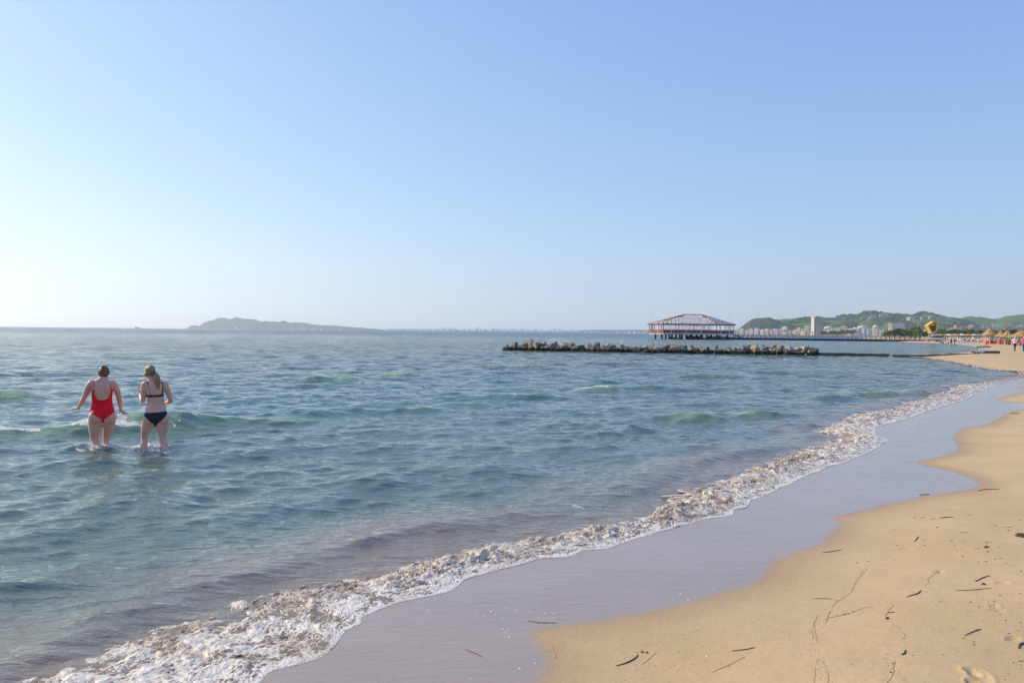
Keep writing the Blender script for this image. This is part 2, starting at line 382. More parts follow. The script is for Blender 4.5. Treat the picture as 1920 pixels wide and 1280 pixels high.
c = nb.mix(nb.rng(cf_.outputs['Value'], 60, 500, 0, 1), c, (0.035, 0.125, 0.165))
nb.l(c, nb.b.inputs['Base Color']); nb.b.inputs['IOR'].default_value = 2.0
ROUGH = nb.b.inputs['Roughness']
v1 = nb.mapping(pos, (0.8, 1.5, 1), (0, 0, R(-20)))
h1 = nb.noise(0.9, 6, v1, 0.62); h2 = nb.noise(5.5, 5, nb.mapping(pos, (0.55, 1.5, 1), (0, 0, R(-8))), 0.6); h3 = nb.noise(26, 3, pos, 0.6)
cd_ = nb.n('ShaderNodeVectorMath', operation='LENGTH'); nb.l(pos, cd_.inputs[0])
far = nb.rng(cd_.outputs['Value'], 15, 90, 0.0, 1.0)
b1 = nb.bump(nb.math('MULTIPLY', h1, far), 1.0, 2.2)
nb.l(nb.math('MAXIMUM', nb.rng(fm, 0, 1, 0.02, 0.7), nb.rng(cd_.outputs['Value'], 50, 400, 0.02, 0.34)), ROUGH)   # beyond this the ripples are finer than the mesh
b2 = nb.bump(h2, 0.9, 0.045, b1); b3 = nb.bump(h3, 0.7, 0.004, b2)
b4 = nb.bump(nb.math('MULTIPLY', fn, fm), 0.8, 0.03, b3)
nb.l(b4, nb.b.inputs['Normal'])
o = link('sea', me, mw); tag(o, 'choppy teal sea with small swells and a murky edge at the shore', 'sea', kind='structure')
# ------------------------------------------------------------------ foam: lumpy sheet rolled up along the shoreline
def resample(pts, step):
    pts = np.asarray(pts, float); seg = np.hypot(*np.diff(pts, axis=0).T); cum = np.concatenate([[0], np.cumsum(seg)])
    s = np.arange(0, cum[-1], step); return np.stack([np.interp(s, cum, pts[:, 0]), np.interp(s, cum, pts[:, 1])], -1), s
def smooth1(a, n):
    k = np.ones(n) / n; p = np.concatenate([np.repeat(a[:1], n // 2, 0), a, np.repeat(a[-1:], n - 1 - n // 2, 0)])
    return np.stack([np.convolve(p[:, i], k, 'valid') for i in range(a.shape[1])], -1)
base = SH[2:SH_end]
fine_, sf = resample(base, 0.02)
fr = smooth1(fine_, 7)
sm = smooth1(fine_, 151); tg = np.gradient(sm, axis=0); tg /= np.hypot(tg[:, 0], tg[:, 1])[:, None]; nrm = np.stack([-tg[:, 1], tg[:, 0]], -1)
nrm = smooth1(nrm, 201)
ss = [0.0]
while ss[-1] < sf[-1] - 0.05:
    i = min(int(ss[-1] / 0.02), len(fr) - 1); ss.append(ss[-1] + max(0.006, 0.0013 * math.hypot(*fr[i])))
ss = np.array(ss[:-1]); NT = 190
fx = np.interp(ss, sf, fr[:, 0]); fy = np.interp(ss, sf, fr[:, 1]); nx = np.interp(ss, sf, nrm[:, 0]); ny = np.interp(ss, sf, nrm[:, 1])
fx = fx - nx * 0.05 * fbm(ss * 1.9, ss * 0 + 3.3, 3, 21); fy = fy - ny * 0.05 * fbm(ss * 1.9, ss * 0 + 3.3, 3, 21)
dist = np.hypot(fx, fy)
W = (0.95 + 0.38 * sstep(8, 22, dist)) * (1 + 0.35 * fbm(ss * 0.45, ss * 0, 3, 22)) * (1 - 0.25 * sstep(5.2, 6.2, dist) * sstep(9, 8, dist)) * (0.35 + 0.65 * sstep(42, 34, dist)) * (1 + 0.55 * sstep(5.6, 4.6, dist))
t = np.linspace(0, 1, NT) ** 1.15
T, S_ = np.meshgrid(t, ss); d_ = T * W[:, None]
X = fx[:, None] + nx[:, None] * d_; Y = fy[:, None] + ny[:, None] * d_
Rr = np.hypot(X, Y)
A = fbm(S_ * 0.8, d_ * 1.2, 4, 23)                       # large clumps
B = fbm(S_ * 5.5, d_ * 7.5, 3, 24); Bw = 1 - worley(X * 19 + B * 1.6, Y * 19 + A * 2, 25)      # lumps
Cw = 1 - worley(X * 34 + B * 1.5, Y * 34, 26)
lace = worley(X * 6.5 + 0.8 * B, Y * 6.5 + 0.8 * A, 27)
tumble = sstep(5.4, 6.0, dist)[:, None] * sstep(15, 8, dist)[:, None] + 0.55 * sstep(10, 13, dist)[:, None]
roll = np.exp(-((T - 0.50 - 0.22 * fbm(S_ * 0.7, S_ * 0, 3, 28)) / 0.26) ** 2) * (0.45 + 1.0 * sstep(-0.25, 0.5, fbm(S_ * 1.1, d_ * 0.8, 3, 29)))
edge = 0.25 * sstep(0, 0.03, d_) + 0.75 * sstep(0, 0.22, d_)
h = 0.003 + edge * (0.006 + 0.012 * Bw * (0.5 + B) + 0.006 * Cw + 0.012 * np.maximum(B, -0.3)) + roll * (0.012 + 0.040 * tumble) * (0.5 + 0.35 * Bw + 0.7 * B + 0.10 * Cw)
h *= sstep(1.0, 0.6, T)
h += 0.004 * fbm(X * 60, Y * 60, 2, 30); h = h * sstep(-0.01, 0.012, d_)
h = h * (0.8 + 0.4 * sstep(6, 30, Rr)) + 0.012 * np.minimum(0, 0)
streak = fbm(S_ * 3.2, d_ * 11, 4, 35)
cov = 0.50 + 0.42 * B + 0.30 * A + 0.55 * streak + 0.9 * (lace - 0.45) * sstep(0.0, 0.15, T) - 0.62 * T ** 2.2 + 0.6 * sstep(0.07, 0.0, d_) + 0.22 * roll
cov -= 0.25 * sstep(36, 44, Rr)
body_ = cov + 0.20 - 0.6 * sstep(0.72, 1.0, T)
h = np.minimum(h, 0.004 + sstep(-0.05, 0.5, body_) * 1.0)
co = np.stack([X, Y, h], -1).reshape(-1, 3)
q = grid_faces(*X.shape); kq = (body_.ravel() > 0.12)[q].sum(1) >= 3; q = q[kq]
tint = np.clip(0.55 * sstep(-0.1, 0.55, fbm(X * 1.9, Y * 1.9, 4, 33)) + 0.5 * roll * tumble - 0.5 * (h - 0.03) * 10 * 0.3 + 0.35 * T, 0, 1)
low = np.maximum(sstep(0.5, 0.05, Bw + 0.5 * B), 1.4 * sstep(0.62, 0.25, cov))
co, q, tint, cv_, as_, ad_ = compact(co, q, tint.ravel(), cov.ravel(), S_.ravel(), d_.ravel())
me = np_mesh('shore_foam', co, q); attr(me, 'tint', tint); attr(me, 'cov', cv_); attr(me, 'along', as_); attr(me, 'across', ad_)
mf = mat('foam', rough=0.45); nb = NB(mf); pos = nb.pos(); ti = nb.attr('tint'); cv = nb.attr('cov')
cx_ = nb.n('ShaderNodeCombineXYZ'); nb.l(nb.attr('along'), cx_.inputs[0]); nb.l(nb.math('MULTIPLY', nb.attr('across'), 1.9), cx_.inputs[1]); uvw = cx_.outputs[0]
n1 = nb.noise(9, 5, uvw, .62, .8); n2 = nb.noise(34, 5, uvw, .65, .5); n3 = nb.noise(110, 3, pos, .6)
vo = nb.n('ShaderNodeTexVoronoi', feature='DISTANCE_TO_EDGE'); vo.inputs['Scale'].default_value = 16
wv_ = nb.n('ShaderNodeVectorMath', operation='ADD'); nb.l(uvw, wv_.inputs[0]); sc_ = nb.n('ShaderNodeVectorMath', operation='SCALE'); sc_.inputs['Scale'].default_value = .07
nc_ = nb.n('ShaderNodeTexNoise'); nc_.inputs['Scale'].default_value = 22; nb.l(uvw, nc_.inputs['Vector']); nb.l(nc_.outputs[1], sc_.inputs[0]); nb.l(sc_.outputs[0], wv_.inputs[1]); nb.l(wv_.outputs[0], vo.inputs['Vector'])
lace_ = nb.rng(vo.outputs[0], 0.0, 0.22, 0.34, -0.22)
s_ = nb.math('ADD', nb.math('MULTIPLY', nb.math('SUBTRACT', n1, .5), 2.6), nb.math('MULTIPLY', nb.math('SUBTRACT', n2, .5), 2.2))
s_ = nb.math('ADD', nb.math('ADD', s_, lace_), nb.math('ADD', nb.math('MULTIPLY', cv, .9), nb.math('MULTIPLY', nb.math('SUBTRACT', n3, .5), .9)))
fm_ = nb.rng(s_, 0.14, 0.44, 0, 1)
white_ = nb.mix(nb.math('MULTIPLY', ti, 1.0, clamp=True), (0.88, 0.82, 0.71), (0.50, 0.36, 0.21)); white_ = nb.mix(nb.rng(n2, .4, .62, .35, 0), white_, (0.50, 0.41, 0.30))
c = nb.mix(fm_, nb.mix(nb.rng(n1, .35, .65, 0, 1), (0.20, 0.13, 0.07), (0.36, 0.25, 0.145)), white_)
nb.l(c, nb.b.inputs['Base Color']); nb.l(nb.rng(fm_, 0, 1, .08, .55), nb.b.inputs['Roughness']); nb.b.inputs['Specular IOR Level'].default_value = 0.5
hh_ = nb.math('ADD', nb.math('MULTIPLY', fm_, .6), nb.math('MULTIPLY', n2, .8))
nb.l(nb.bump(n3, 0.5, 0.004, nb.bump(hh_, 0.75, 0.013)), nb.b.inputs['Normal'])
o = link('shore_foam', me, mf); tag(o, 'lumpy white and brown foam of the wave breaking along the wet sand', 'foam', kind='stuff')

# small drops and blobs thrown up by the tumbling foam
def blob_cloud(name, pts, rad_, material, seed=1):
    rg = np.random.default_rng(seed); n = len(pts)
    ico = bmesh.new(); bmesh.ops.create_icosphere(ico, subdivisions=1, radius=1); V = np.array([v.co[:] for v in ico.verts]); Fc = np.array([[v.index for v in f.verts] for f in ico.faces]); ico.free()
    jit = 1 + 0.28 * rg.normal(size=(n, len(V), 1)); sc = rad_[:, None, None] * rg.uniform(0.7, 1.4, (n, 1, 3))
    co = (V[None] * jit * sc + np.asarray(pts)[:, None]).reshape(-1, 3)
    q = (Fc[None] + (np.arange(n) * len(V))[:, None, None]).reshape(-1, 3)
    return link(name, np_mesh(name, co, q), material)
rg = np.random.default_rng(9)
cand = np.argwhere((roll * np.maximum(tumble, 0.12) * sstep(0, 0.5, B + 0.3) > 0.35) & (Rr < 26)); pick = cand[rg.integers(0, len(cand), 700)]
pts = np.stack([X[pick[:, 0], pick[:, 1]], Y[pick[:, 0], pick[:, 1]], np.maximum(h[pick[:, 0], pick[:, 1]], 0.02) + rg.exponential(0.014, len(pick))], -1)
o = blob_cloud('foam_spray', pts, rg.uniform(0.0015, 0.004, len(pts)) * (1 + 0.06 * np.hypot(pts[:, 0], pts[:, 1])), mat('spray_water', (.7, .66, .6), .3), 3)
tag(o, 'fine drops thrown up above the tumbling foam', 'spray', kind='stuff')
# ------------------------------------------------------------------ people
def catmull(P_, n):
    P_ = np.asarray(P_, float); out = []
    Pe = np.concatenate([2 * P_[:1] - P_[1:2], P_, 2 * P_[-1:] - P_[-2:-1]])
    for i in range(1, len(Pe) - 2):
        for t in np.linspace(0, 1, n, endpoint=False):
            a, b, c, d = Pe[i - 1], Pe[i], Pe[i + 1], Pe[i + 2]
            out.append(0.5 * ((2 * b) + (c - a) * t + (2 * a - 5 * b + 4 * c - d) * t * t + (3 * b - a - 3 * c + d) * t ** 3))
    out.append(P_[-1]); return np.array(out)
class Soup:
    """closed tapered shapes that overlap; fused afterwards into one continuous skin"""
    def __init__(s): s.v = []; s.f = []
    def loft(s, rows, n=5, seg=20, up=(0, 1, 0)):
        # rows: x, y, z, rx (sideways), ry (along up)
        A = catmull([r if len(r) == 5 else (*r[:4], r[3]) for r in rows], n); C = A[:, :3]; T = np.gradient(C, axis=0); T /= np.linalg.norm(T, axis=1)[:, None]
        U = np.array(up, float)[None] - T * (T @ np.array(up, float))[:, None]; U /= np.linalg.norm(U, axis=1)[:, None]; V = np.cross(U, T)
        an = np.linspace(0, 2 * np.pi, seg, endpoint=False); o = len(s.v)
        caps = []
        def ring(c, u, v, rx, ry): return [tuple(c + v * rx * math.cos(a) + u * ry * math.sin(a)) for a in an]
        rings = []
        r0_ = A[0]; r1_ = A[-1]
        for ph in (0.15, 0.5, 0.8): rings.append(ring(C[0] - T[0] * min(r0_[3], r0_[4]) * math.cos(ph * math.pi / 2), U[0], V[0], r0_[3] * math.sin(ph * math.pi / 2), r0_[4] * math.sin(ph * math.pi / 2)))
        for i in range(len(A)): rings.append(ring(C[i], U[i], V[i], max(A[i, 3], .002), max(A[i, 4], .002)))
        for ph in (0.8, 0.5, 0.15): rings.append(ring(C[-1] + T[-1] * min(r1_[3], r1_[4]) * math.cos(ph * math.pi / 2), U[-1], V[-1], r1_[3] * math.sin(ph * math.pi / 2), r1_[4] * math.sin(ph * math.pi / 2)))
        for r in rings: s.v += r
        for i in range(len(rings) - 1):
            for j in range(seg):
                k = (j + 1) % seg; s.f.append((o + i * seg + j, o + i * seg + k, o + (i + 1) * seg + k, o + (i + 1) * seg + j))
        s.f.append(tuple(o + j for j in reversed(range(seg)))); e = o + (len(rings) - 1) * seg; s.f.append(tuple(e + j for j in range(seg)))
    def ell(s, c, r, rot=(0, 0, 0)):
        bm = bmesh.new(); bmesh.ops.create_icosphere(bm, subdivisions=3, radius=1)
        M = Matrix.Translation(c) @ (Matrix.Rotation(rot[2], 4, 'Z') @ Matrix.Rotation(rot[1], 4, 'Y') @ Matrix.Rotation(rot[0], 4, 'X')) @ Matrix.Diagonal((*r, 1))
        bm.transform(M); o = len(s.v); s.v += [tuple(v.co) for v in bm.verts]; s.f += [tuple(o + v.index for v in f.verts) for f in bm.faces]; bm.free()
    def fuse(s, voxel, it=6, lam=0.5):
        me = bpy.data.meshes.new('tmp'); me.from_pydata(s.v, [], s.f); o = bpy.data.objects.new('tmp', me); col.objects.link(o)
        m = o.modifiers.new('r', 'REMESH'); m.mode = 'VOXEL'; m.voxel_size = voxel; m.use_smooth_shade = True
        m = o.modifiers.new('s', 'SMOOTH'); m.iterations = it; m.factor = lam
        dg = bpy.context.evaluated_depsgraph_get(); ev = o.evaluated_get(dg); out = bpy.data.meshes.new_from_object(ev)
        bpy.data.objects.remove(o); bpy.data.meshes.remove(me)
        out.polygons.foreach_set('use_smooth', np.ones(len(out.polygons), bool)); return out
def mesh_arrays(me):
    n = len(me.vertices); co = np.empty(n * 3, np.float32); me.vertices.foreach_get('co', co); co = co.reshape(-1, 3)
    no = np.empty(n * 3, np.float32); me.vertices.foreach_get('normal', no); return co, no.reshape(-1, 3)
def cloth(name, body, mask, off, material, parent, thick=0.0):
    """a garment cut from the body's surface and lifted off it"""
    co, no = mesh_arrays(body); mk = mask(co)
    q = [tuple(p.vertices) for p in body.polygons if all(mk[v] for v in p.vertices)]
    used = sorted({v for f in q for v in f}); ix = {v: i for i, v in enumerate(used)}
    o_ = off(co[used])[:, None] if callable(off) else off
    me = bpy.data.meshes.new(name); me.from_pydata((co[used] + no[used] * o_).tolist(), [], [tuple(ix[v] for v in f) for f in q])
    me.polygons.foreach_set('use_smooth', np.ones(len(me.polygons), bool)); ob = link(name, me, material, parent)
    sm = ob.modifiers.new('soften', 'SMOOTH'); sm.iterations = 4; sm.factor = 0.5
    so_ = ob.modifiers.new('hem', 'SOLIDIFY'); so_.thickness = thick or 0.003; so_.offset = -1
    return ob
def hand(s, wrist, dirv, palm_n, L=0.17, thumb=1, curl=0.25, spread=0.22):
    d = Vector(dirv).normalized(); n = Vector(palm_n); n = (n - d * n.dot(d)).normalized(); sd_ = d.cross(n) * thumb
    w = Vector(wrist); pe = w + d * L * 0.50
    s.loft([(*(w - d * .01), .022, .018), (*(w + d * L * .2), .033, .016), (*(w + d * L * .42), .038, .014), (*pe, .034, .011)], 3, 12, up=tuple(n))
    for i, (o, ln) in enumerate(((1.0, .40), (.36, .46), (-.3, .43), (-.95, .34))):
        a = w + d * L * .44 + sd_ * .029 * o; fd = (d + sd_ * spread * o).normalized(); seg = L * ln
        b = a + fd * seg * .4; fd2 = (fd + n * curl).normalized(); c = b + fd2 * seg * .35; fd3 = (fd2 + n * curl).normalized(); e = c + fd3 * seg * .3
        s.loft([(*a, .0095), (*b, .0088), (*c, .008), (*e, .0068)], 2, 8, up=tuple(n))
    a = w + d * L * .12 + sd_ * .024; fd = (d * .6 + sd_ * 1.0).normalized(); b = a + fd * L * .2; c = b + (fd + d * .3).normalized() * L * .17
    s.loft([(*a, .013), (*b, .0105), (*c, .0082)], 2, 8, up=tuple(n))
def head(s, c, r, yaw, pitch, ear=True):
    """skull, face with brow, nose, lips and chin, ears; facing +y before it is turned"""
    M = Matrix.Translation(c) @ Matrix.Rotation(yaw, 4, 'Z') @ Matrix.Rotation(pitch, 4, 'X'); e = M.to_euler()
    def E(p, rr): s.ell(M @ Vector((p[0] * r, p[1] * r, p[2] * r)), tuple(v * r for v in rr), (e.x, e.y, e.z))
    E((0, -.08, .12), (.74, .92, .86)); E((0, .22, -.25), (.60, .62, .80)); E((0, .52, -.86), (.30, .28, .22))
    E((0, .92, -.22), (.11, .20, .22)); E((0, .78, .12), (.46, .16, .12)); E((0, .80, -.55), (.26, .14, .10))
    for k in (-1, 1): E((.34 * k, .66, -.25), (.24, .2, .2)); E((.76 * k, -.02, -.12), (.06, .17, .26))
    return M
skin = mat('skin', (0.74, 0.37, 0.275), 0.48, var=0.06, vscale=9, bump=0.05, bscale=120); skin.node_tree.nodes['Principled BSDF'].inputs['Subsurface Weight'].default_value = 0.12
skin.node_tree.nodes['Principled BSDF'].inputs['Subsurface Radius'].default_value = (0.03, 0.01, 0.006)
skin2 = mat('pale_skin', (0.76, 0.40, 0.305), 0.48, var=0.06, vscale=9, bump=0.05, bscale=120); skin2.node_tree.nodes['Principled BSDF'].inputs['Subsurface Weight'].default_value = 0.12
skin2.node_tree.nodes['Principled BSDF'].inputs['Subsurface Radius'].default_value = (0.03, 0.01, 0.006)
def hair_mat(name, c1, c2):
    m = mat(name, c1, 0.45); nb = NB(m); tc = nb.n('ShaderNodeTexCoord').outputs['Object']
    n = nb.noise(10, 5, nb.mapping(tc, (14, 14, 2.5)), 0.6, 0.6); nb.l(nb.mix(nb.rng(n, .35, .65, 0, 1), c1, c2), nb.b.inputs['Base Color']); nb.l(nb.bump(n, 0.8, 0.01), nb.b.inputs['Normal']); return m
brown = hair_mat('brown_hair', (0.07, 0.028, 0.014), (0.26, 0.11, 0.05)); blond = hair_mat('blond_hair', (0.20, 0.12, 0.05), (0.46, 0.31, 0.15))
redc = mat('red_swimsuit_cloth', (0.86, 0.006, 0.018), 0.6, spec=.25, var=0.08, vscale=12, bump=0.1, bscale=60); navy = mat('dark_bikini_cloth', (0.005, 0.006, 0.024), 0.65, var=0.2, vscale=10)

# -- woman in the red swimsuit
pA = P(192, 841, 0.0); A_ = empty('person', pA, label='woman in a red one-piece swimsuit wading away, arms out, hair in a bun', cat='person')
s = Soup()
s.loft([(-.004, .00, .43, .150, .095), (-.004, -.005, .50, .190, .115), (-.005, 0, .60, .175, .105), (-.006, .01, .69, .152, .095), (-.008, .005, .78, .146, .098),
        (-.008, 0, .88, .152, .104), (-.004, .0, .97, .160, .098), (-.002, .01, 1.03, .150, .080), (.004, .025, 1.075, .095, .060), (.010, .045, 1.12, .052, .054), (.012, .065, 1.17, .048, .052)], 5, 28)
s.ell((-.098, -.062, .50), (.104, .082, .115)); s.ell((.092, -.062, .50), (.102, .082, .113))
s.loft([(-.095, -.01, .47, .105, .108), (-.112, 0, .38, .098, .10), (-.116, .01, .29, .083, .088), (-.115, .03, .20, .066, .070), (-.112, .04, .14, .058, .060), (-.095, .01, .06, .060, .064), (-.070, -.05, -.04, .057, .058), (-.05, -.10, -.20, .042, .042), (-.045, -.12, -.34, .030, .034)], 5, 22)
s.loft([(-.045, -.14, -.38, .035, .025), (-.05, -.05, -.395, .040, .02), (-.055, .04, -.40, .042, .013)], 4, 14, up=(0, 0, 1))
s.loft([(.092, -.01, .47, .104, .108), (.090, .03, .38, .092, .095), (.078, .07, .29, .076, .08), (.062, .11, .20, .060, .062), (.052, .13, .13, .052, .054), (.050, .12, .06, .050, .054), (.055, .08, -.05, .052, .054), (.06, .05, -.2, .038, .04), (.062, .04, -.34, .029, .033)], 5, 22)
s.loft([(.062, .02, -.38, .034, .025), (.066, .11, -.395, .040, .02), (.07, .20, -.40, .042, .013)], 4, 14, up=(0, 0, 1))
s.ell((-.155, .01, 1.02), (.062, .055, .058)); s.ell((.145, .01, 1.005), (.060, .055, .058))
s.ell((-.06, .09, .90), (.068, .05, .06)); s.ell((.05, .09, .90), (.068, .05, .06)); s.loft([(-.07, -.05, 1.0, .03), (-.09, -.075, .92, .04), (-.08, -.06, .84, .03)], 3, 10); s.loft([(.06, -.05, 1.0, .03), (.08, -.075, .92, .04), (.07, -.06, .84, .03)], 3, 10)
s.loft([(-.165, .005, 1.02, .054), (-.205, .04, .95, .052), (-.235, .075, .87, .045), (-.262, .11, .80, .038), (-.288, .14, .74, .038), (-.320, .165, .68, .032), (-.355, .185, .625, .023)], 5, 16)
hand(s, (-.355, .185, .625), (-.90, .12, -.10), (0, .1, -1), .18, thumb=-1, curl=.05, spread=.25)
s.loft([(.155, .005, 1.005, .053), (.190, .03, .94, .052), (.215, .06, .87, .046), (.236, .085, .79, .038), (.246, .12, .72, .038), (.254, .15, .65, .031), (.262, .165, .575, .022)], 5, 16)
hand(s, (.262, .165, .575), (.42, .45, -.35), (0, -.3, -1), .18, thumb=1, curl=.05, spread=.42)
s.v = [tuple(v) for v in s.v]; head(s, Vector((.014, .080, 1.178)), .098, 0.0, R(-38))
body = s.fuse(.006, 8); bo = link('body', body, skin, A_)
def m_red(c):
    x, y, z = c[:, 0], c[:, 1], c[:, 2]; ax = np.abs(x + .004)
    tors = (z < .99) & (ax < np.where(z > .90, .162, np.where(z > .80, .172, .215)))
    u = .775 + .125 * (np.abs(x + .004) / .118) ** 4
    body_ = tors & (z < np.where(y < .02, np.minimum(u, np.where(ax > .12, .93, 9)), .98)) & (z > .448 + .86 * np.abs(x - .004) ** 1.0 - .12 * np.abs(x))
    gus = (np.abs(x - .004) < .020) & (z > .415) & (z < .50)
    strap = (np.abs(ax - .118) < .0085) & (z >= .885) & (z < 1.12)
    return body_ | strap | gus
cloth('swimsuit', body, m_red, .003, redc, A_)
h_ = Soup(); hc = Vector((.014, .080, 1.178)); h_.ell(hc + Vector((0, -.022, .022)), (.086, .092, .094), (R(-38), 0, 0)); h_.ell(hc + Vector((0, -.055, -.020)), (.066, .05, .06)); h_.ell(hc + Vector((-.050, -.01, -.035)), (.022, .030, .045))
h_.ell((.006, .020, 1.276), (.034, .034, .030)); h_.ell((.012, .030, 1.248), (.030, .032, .03))
hm = h_.fuse(.006, 3); co, no = mesh_arrays(hm); co += no * (0.005 * fbm(co[:, 0] * 60 + co[:, 1] * 20, co[:, 2] * 22, 3, 5))[:, None]; hm.vertices.foreach_set('co', co.ravel()); link('hair', hm, brown, A_)

# -- woman in the dark bikini
pB = P(290, 842, 0.0); B_ = empty('person', pB, label='woman in a dark navy bikini wading away, blond ponytail, head turned left', cat='person')
s = Soup()
s.loft([(.008, .00, .42, .145, .09), (.010, -.005, .50, .185, .11), (.014, 0, .60, .160, .098), (.014, .01, .68, .146, .09), (.012, .01, .76, .128, .085), (.004, .005, .84, .124, .092),
        (.000, 0, .92, .132, .096), (-.008, 0, 1.0, .140, .09), (-.022, .01, 1.06, .120, .072), (-.045, .02, 1.10, .078, .056), (-.066, .035, 1.14, .048, .05), (-.076, .045, 1.19, .046, .05)], 5, 28)
s.ell((-.080, -.060, .495), (.096, .074, .105)); s.ell((.104, -.060, .495), (.096, .074, .105))
s.loft([(-.088, -.01, .46, .098, .102), (-.112, .02, .38, .088, .092), (-.128, .05, .30, .074, .078), (-.140, .08, .22, .060, .064), (-.148, .09, .16, .053, .056), (-.155, .06, .07, .052, .056), (-.165, .02, -.05, .048, .05), (-.17, -.02, -.2, .036, .038), (-.17, -.04, -.34, .028, .032)], 5, 22)
s.loft([(-.17, -.06, -.38, .034, .025), (-.18, .03, -.395, .04, .02), (-.19, .12, -.40, .042, .013)], 4, 14, up=(0, 0, 1))
s.loft([(.104, -.01, .46, .100, .104), (.110, -.01, .38, .088, .092), (.112, -.01, .30, .075, .078), (.114, -.01, .22, .063, .066), (.120, -.02, .16, .055, .058), (.140, -.06, .07, .056, .058), (.168, -.12, -.03, .05, .052), (.195, -.2, -.18, .036, .038), (.215, -.26, -.30, .028, .032)], 5, 22)
s.loft([(.215, -.28, -.36, .034, .025), (.22, -.20, -.39, .04, .02), (.22, -.11, -.40, .042, .013)], 4, 14, up=(0, 0, 1))
s.ell((-.140, .0, 1.045), (.056, .052, .054)); s.ell((.128, 0, 1.035), (.058, .052, .056)); s.ell((-.06, .085, .90), (.06, .045, .055)); s.ell((.05, .085, .90), (.06, .045, .055))
s.loft([(-.07, -.045, 1.0, .03), (-.075, -.065, .93, .036), (-.065, -.055, .86, .03)], 3, 10); s.loft([(.06, -.045, 1.0, .03), (.07, -.065, .93, .036), (.06, -.055, .86, .03)], 3, 10)
s.loft([(-.148, 0, 1.045, .050), (-.162, .01, .97, .047), (-.166, .02, .89, .042), (-.170, .03, .82, .037), (-.176, .045, .775, .036)], 5, 16)
s.loft([(-.176, .045, .775, .036), (-.190, .10, .80, .034), (-.205, .16, .835, .029), (-.222, .22, .875, .021)], 5, 14)
hand(s, (-.222, .22, .875), (-.12, .35, .55), (.9, -.2, .1), .17, thumb=1, curl=.5, spread=.12)
s.loft([(.138, 0, 1.035, .052), (.170, .0, .97, .049), (.198, .005, .89, .043), (.220, .01, .82, .037), (.232, .02, .782, .036)], 5, 16)
s.loft([(.232, .02, .782, .036), (.215, .08, .755, .034), (.185, .14, .735, .029), (.150, .19, .725, .021)], 5, 14)
hand(s, (.150, .19, .725), (-.75, .35, .1), (0, -.8, .3), .17, thumb=1, curl=.35, spread=.12)
hcB = Vector((-.086, .055, 1.242)); head(s, hcB, .098, R(42), R(-22))
body = s.fuse(.006, 8); link('body', body, skin2, B_)
def m_bot(c):
    x, y, z = c[:, 0], c[:, 1], c[:, 2]; ax = np.abs(x - .008)
    return (ax < .205) & (z < .605 + .06 * (x)) & (z > .408 + .150 * (ax / .17) ** np.where(y < 0, 1.5, 1.0)) | ((ax < .028) & (z > .385) & (z < .45))
def m_top(c):
    x, y, z = c[:, 0], c[:, 1], c[:, 2]; ax = np.abs(x - .002); inn = ax < .136
    band = inn & (np.abs(z - .862 - .03 * x) < .021); cup = inn & (y > .03) & (z > .83) & (z < .95 - .4 * np.abs(ax - .06))
    st = (np.abs(x - np.interp(z, [.88, 1.09], [-.068, -.112])) < .0075) | (np.abs(x - np.interp(z, [.88, 1.09], [.108, .112])) < .0075)
    return band | cup | (st & (z > .87) & (z < 1.11) & (ax < .14))
cloth('bikini_bottom', body, m_bot, .003, navy, B_); cloth('bikini_top', body, m_top, .003, navy, B_)
h_ = Soup(); h_.ell(hcB + Vector((.012, -.018, .020)), (.080, .088, .090), (R(-15), 0, R(30))); h_.ell(hcB + Vector((.045, -.045, -.02)), (.050, .045, .055)); h_.ell(hcB + Vector((-.02, -.05, -.03)), (.045, .04, .045))
h_.loft([(-.01, -.045, 1.215, .028), (.012, -.095, 1.20, .036, .032), (.028, -.115, 1.14, .048, .034), (.036, -.115, 1.07, .044, .028), (.046, -.112, 1.01, .024, .016), (.052, -.11, .975, .008)], 5, 16)
hm = h_.fuse(.006, 3); co, no = mesh_arrays(hm); co += no * (0.006 * fbm(co[:, 0] * 70 + co[:, 1] * 20, co[:, 2] * 14, 3, 6))[:, None]; hm.vertices.foreach_set('co', co.ravel()); ho = link('hair', hm, blond, B_)
tt = Soup(); tt.loft([(-.012, -.078, 1.222, .03, .03), (.004, -.082, 1.205, .034, .034)], 3, 12); link('hair_tie', tt.fuse(.006, 2), navy, ho)

A_.rotation_euler.z = math.atan2(-pA.x, pA.y); B_.rotation_euler.z = math.atan2(-pB.x, pB.y)
A_.scale = (.96, .96, .99); B_.scale = (.97, .97, .965)
# -- splashes round their legs
spl = mat('splash_water', (0.92, 0.92, 0.88), 0.2, spec=0.8); spl.node_tree.nodes['Principled BSDF'].inputs['Subsurface Weight'].default_value = 1.0; spl.node_tree.nodes['Principled BSDF'].inputs['Subsurface Radius'].default_value = (.05, .05, .05); spl.node_tree.nodes['Principled BSDF'].inputs['Subsurface Scale'].default_value = 1.0; rg = np.random.default_rng(5)
def splash(name, c, specs, label, seed):
    pts = []; rd = []
    for (dx, dy, sx, sy, h0, n) in specs:
        x = rg.normal(dx, sx, n); y = rg.normal(dy, sy, n); f = np.exp(-((x - dx) / sx) ** 2 * .5 - ((y - dy) / sy) ** 2 * .5)
        z = water_z(c.x + x, c.y + y) + h0 * f * rg.beta(1.1, 2.2, n); pts.append(np.stack([c.x + x, c.y + y, z], -1)); rd.append(rg.uniform(.003, .009, n) * np.where(z > h0 * .5, .6, 1.0))
    tag(blob_cloud(name, np.concatenate(pts), np.concatenate(rd), spl, seed), label, 'splash', kind='stuff')
splash('splash', pA, [(-.08, -.06, .07, .05, .07, 90), (.05, .08, .06, .04, .07, 70), (-.26, -.10, .10, .04, .03, 40)], 'water splashing round the shins of the woman in red', 12)
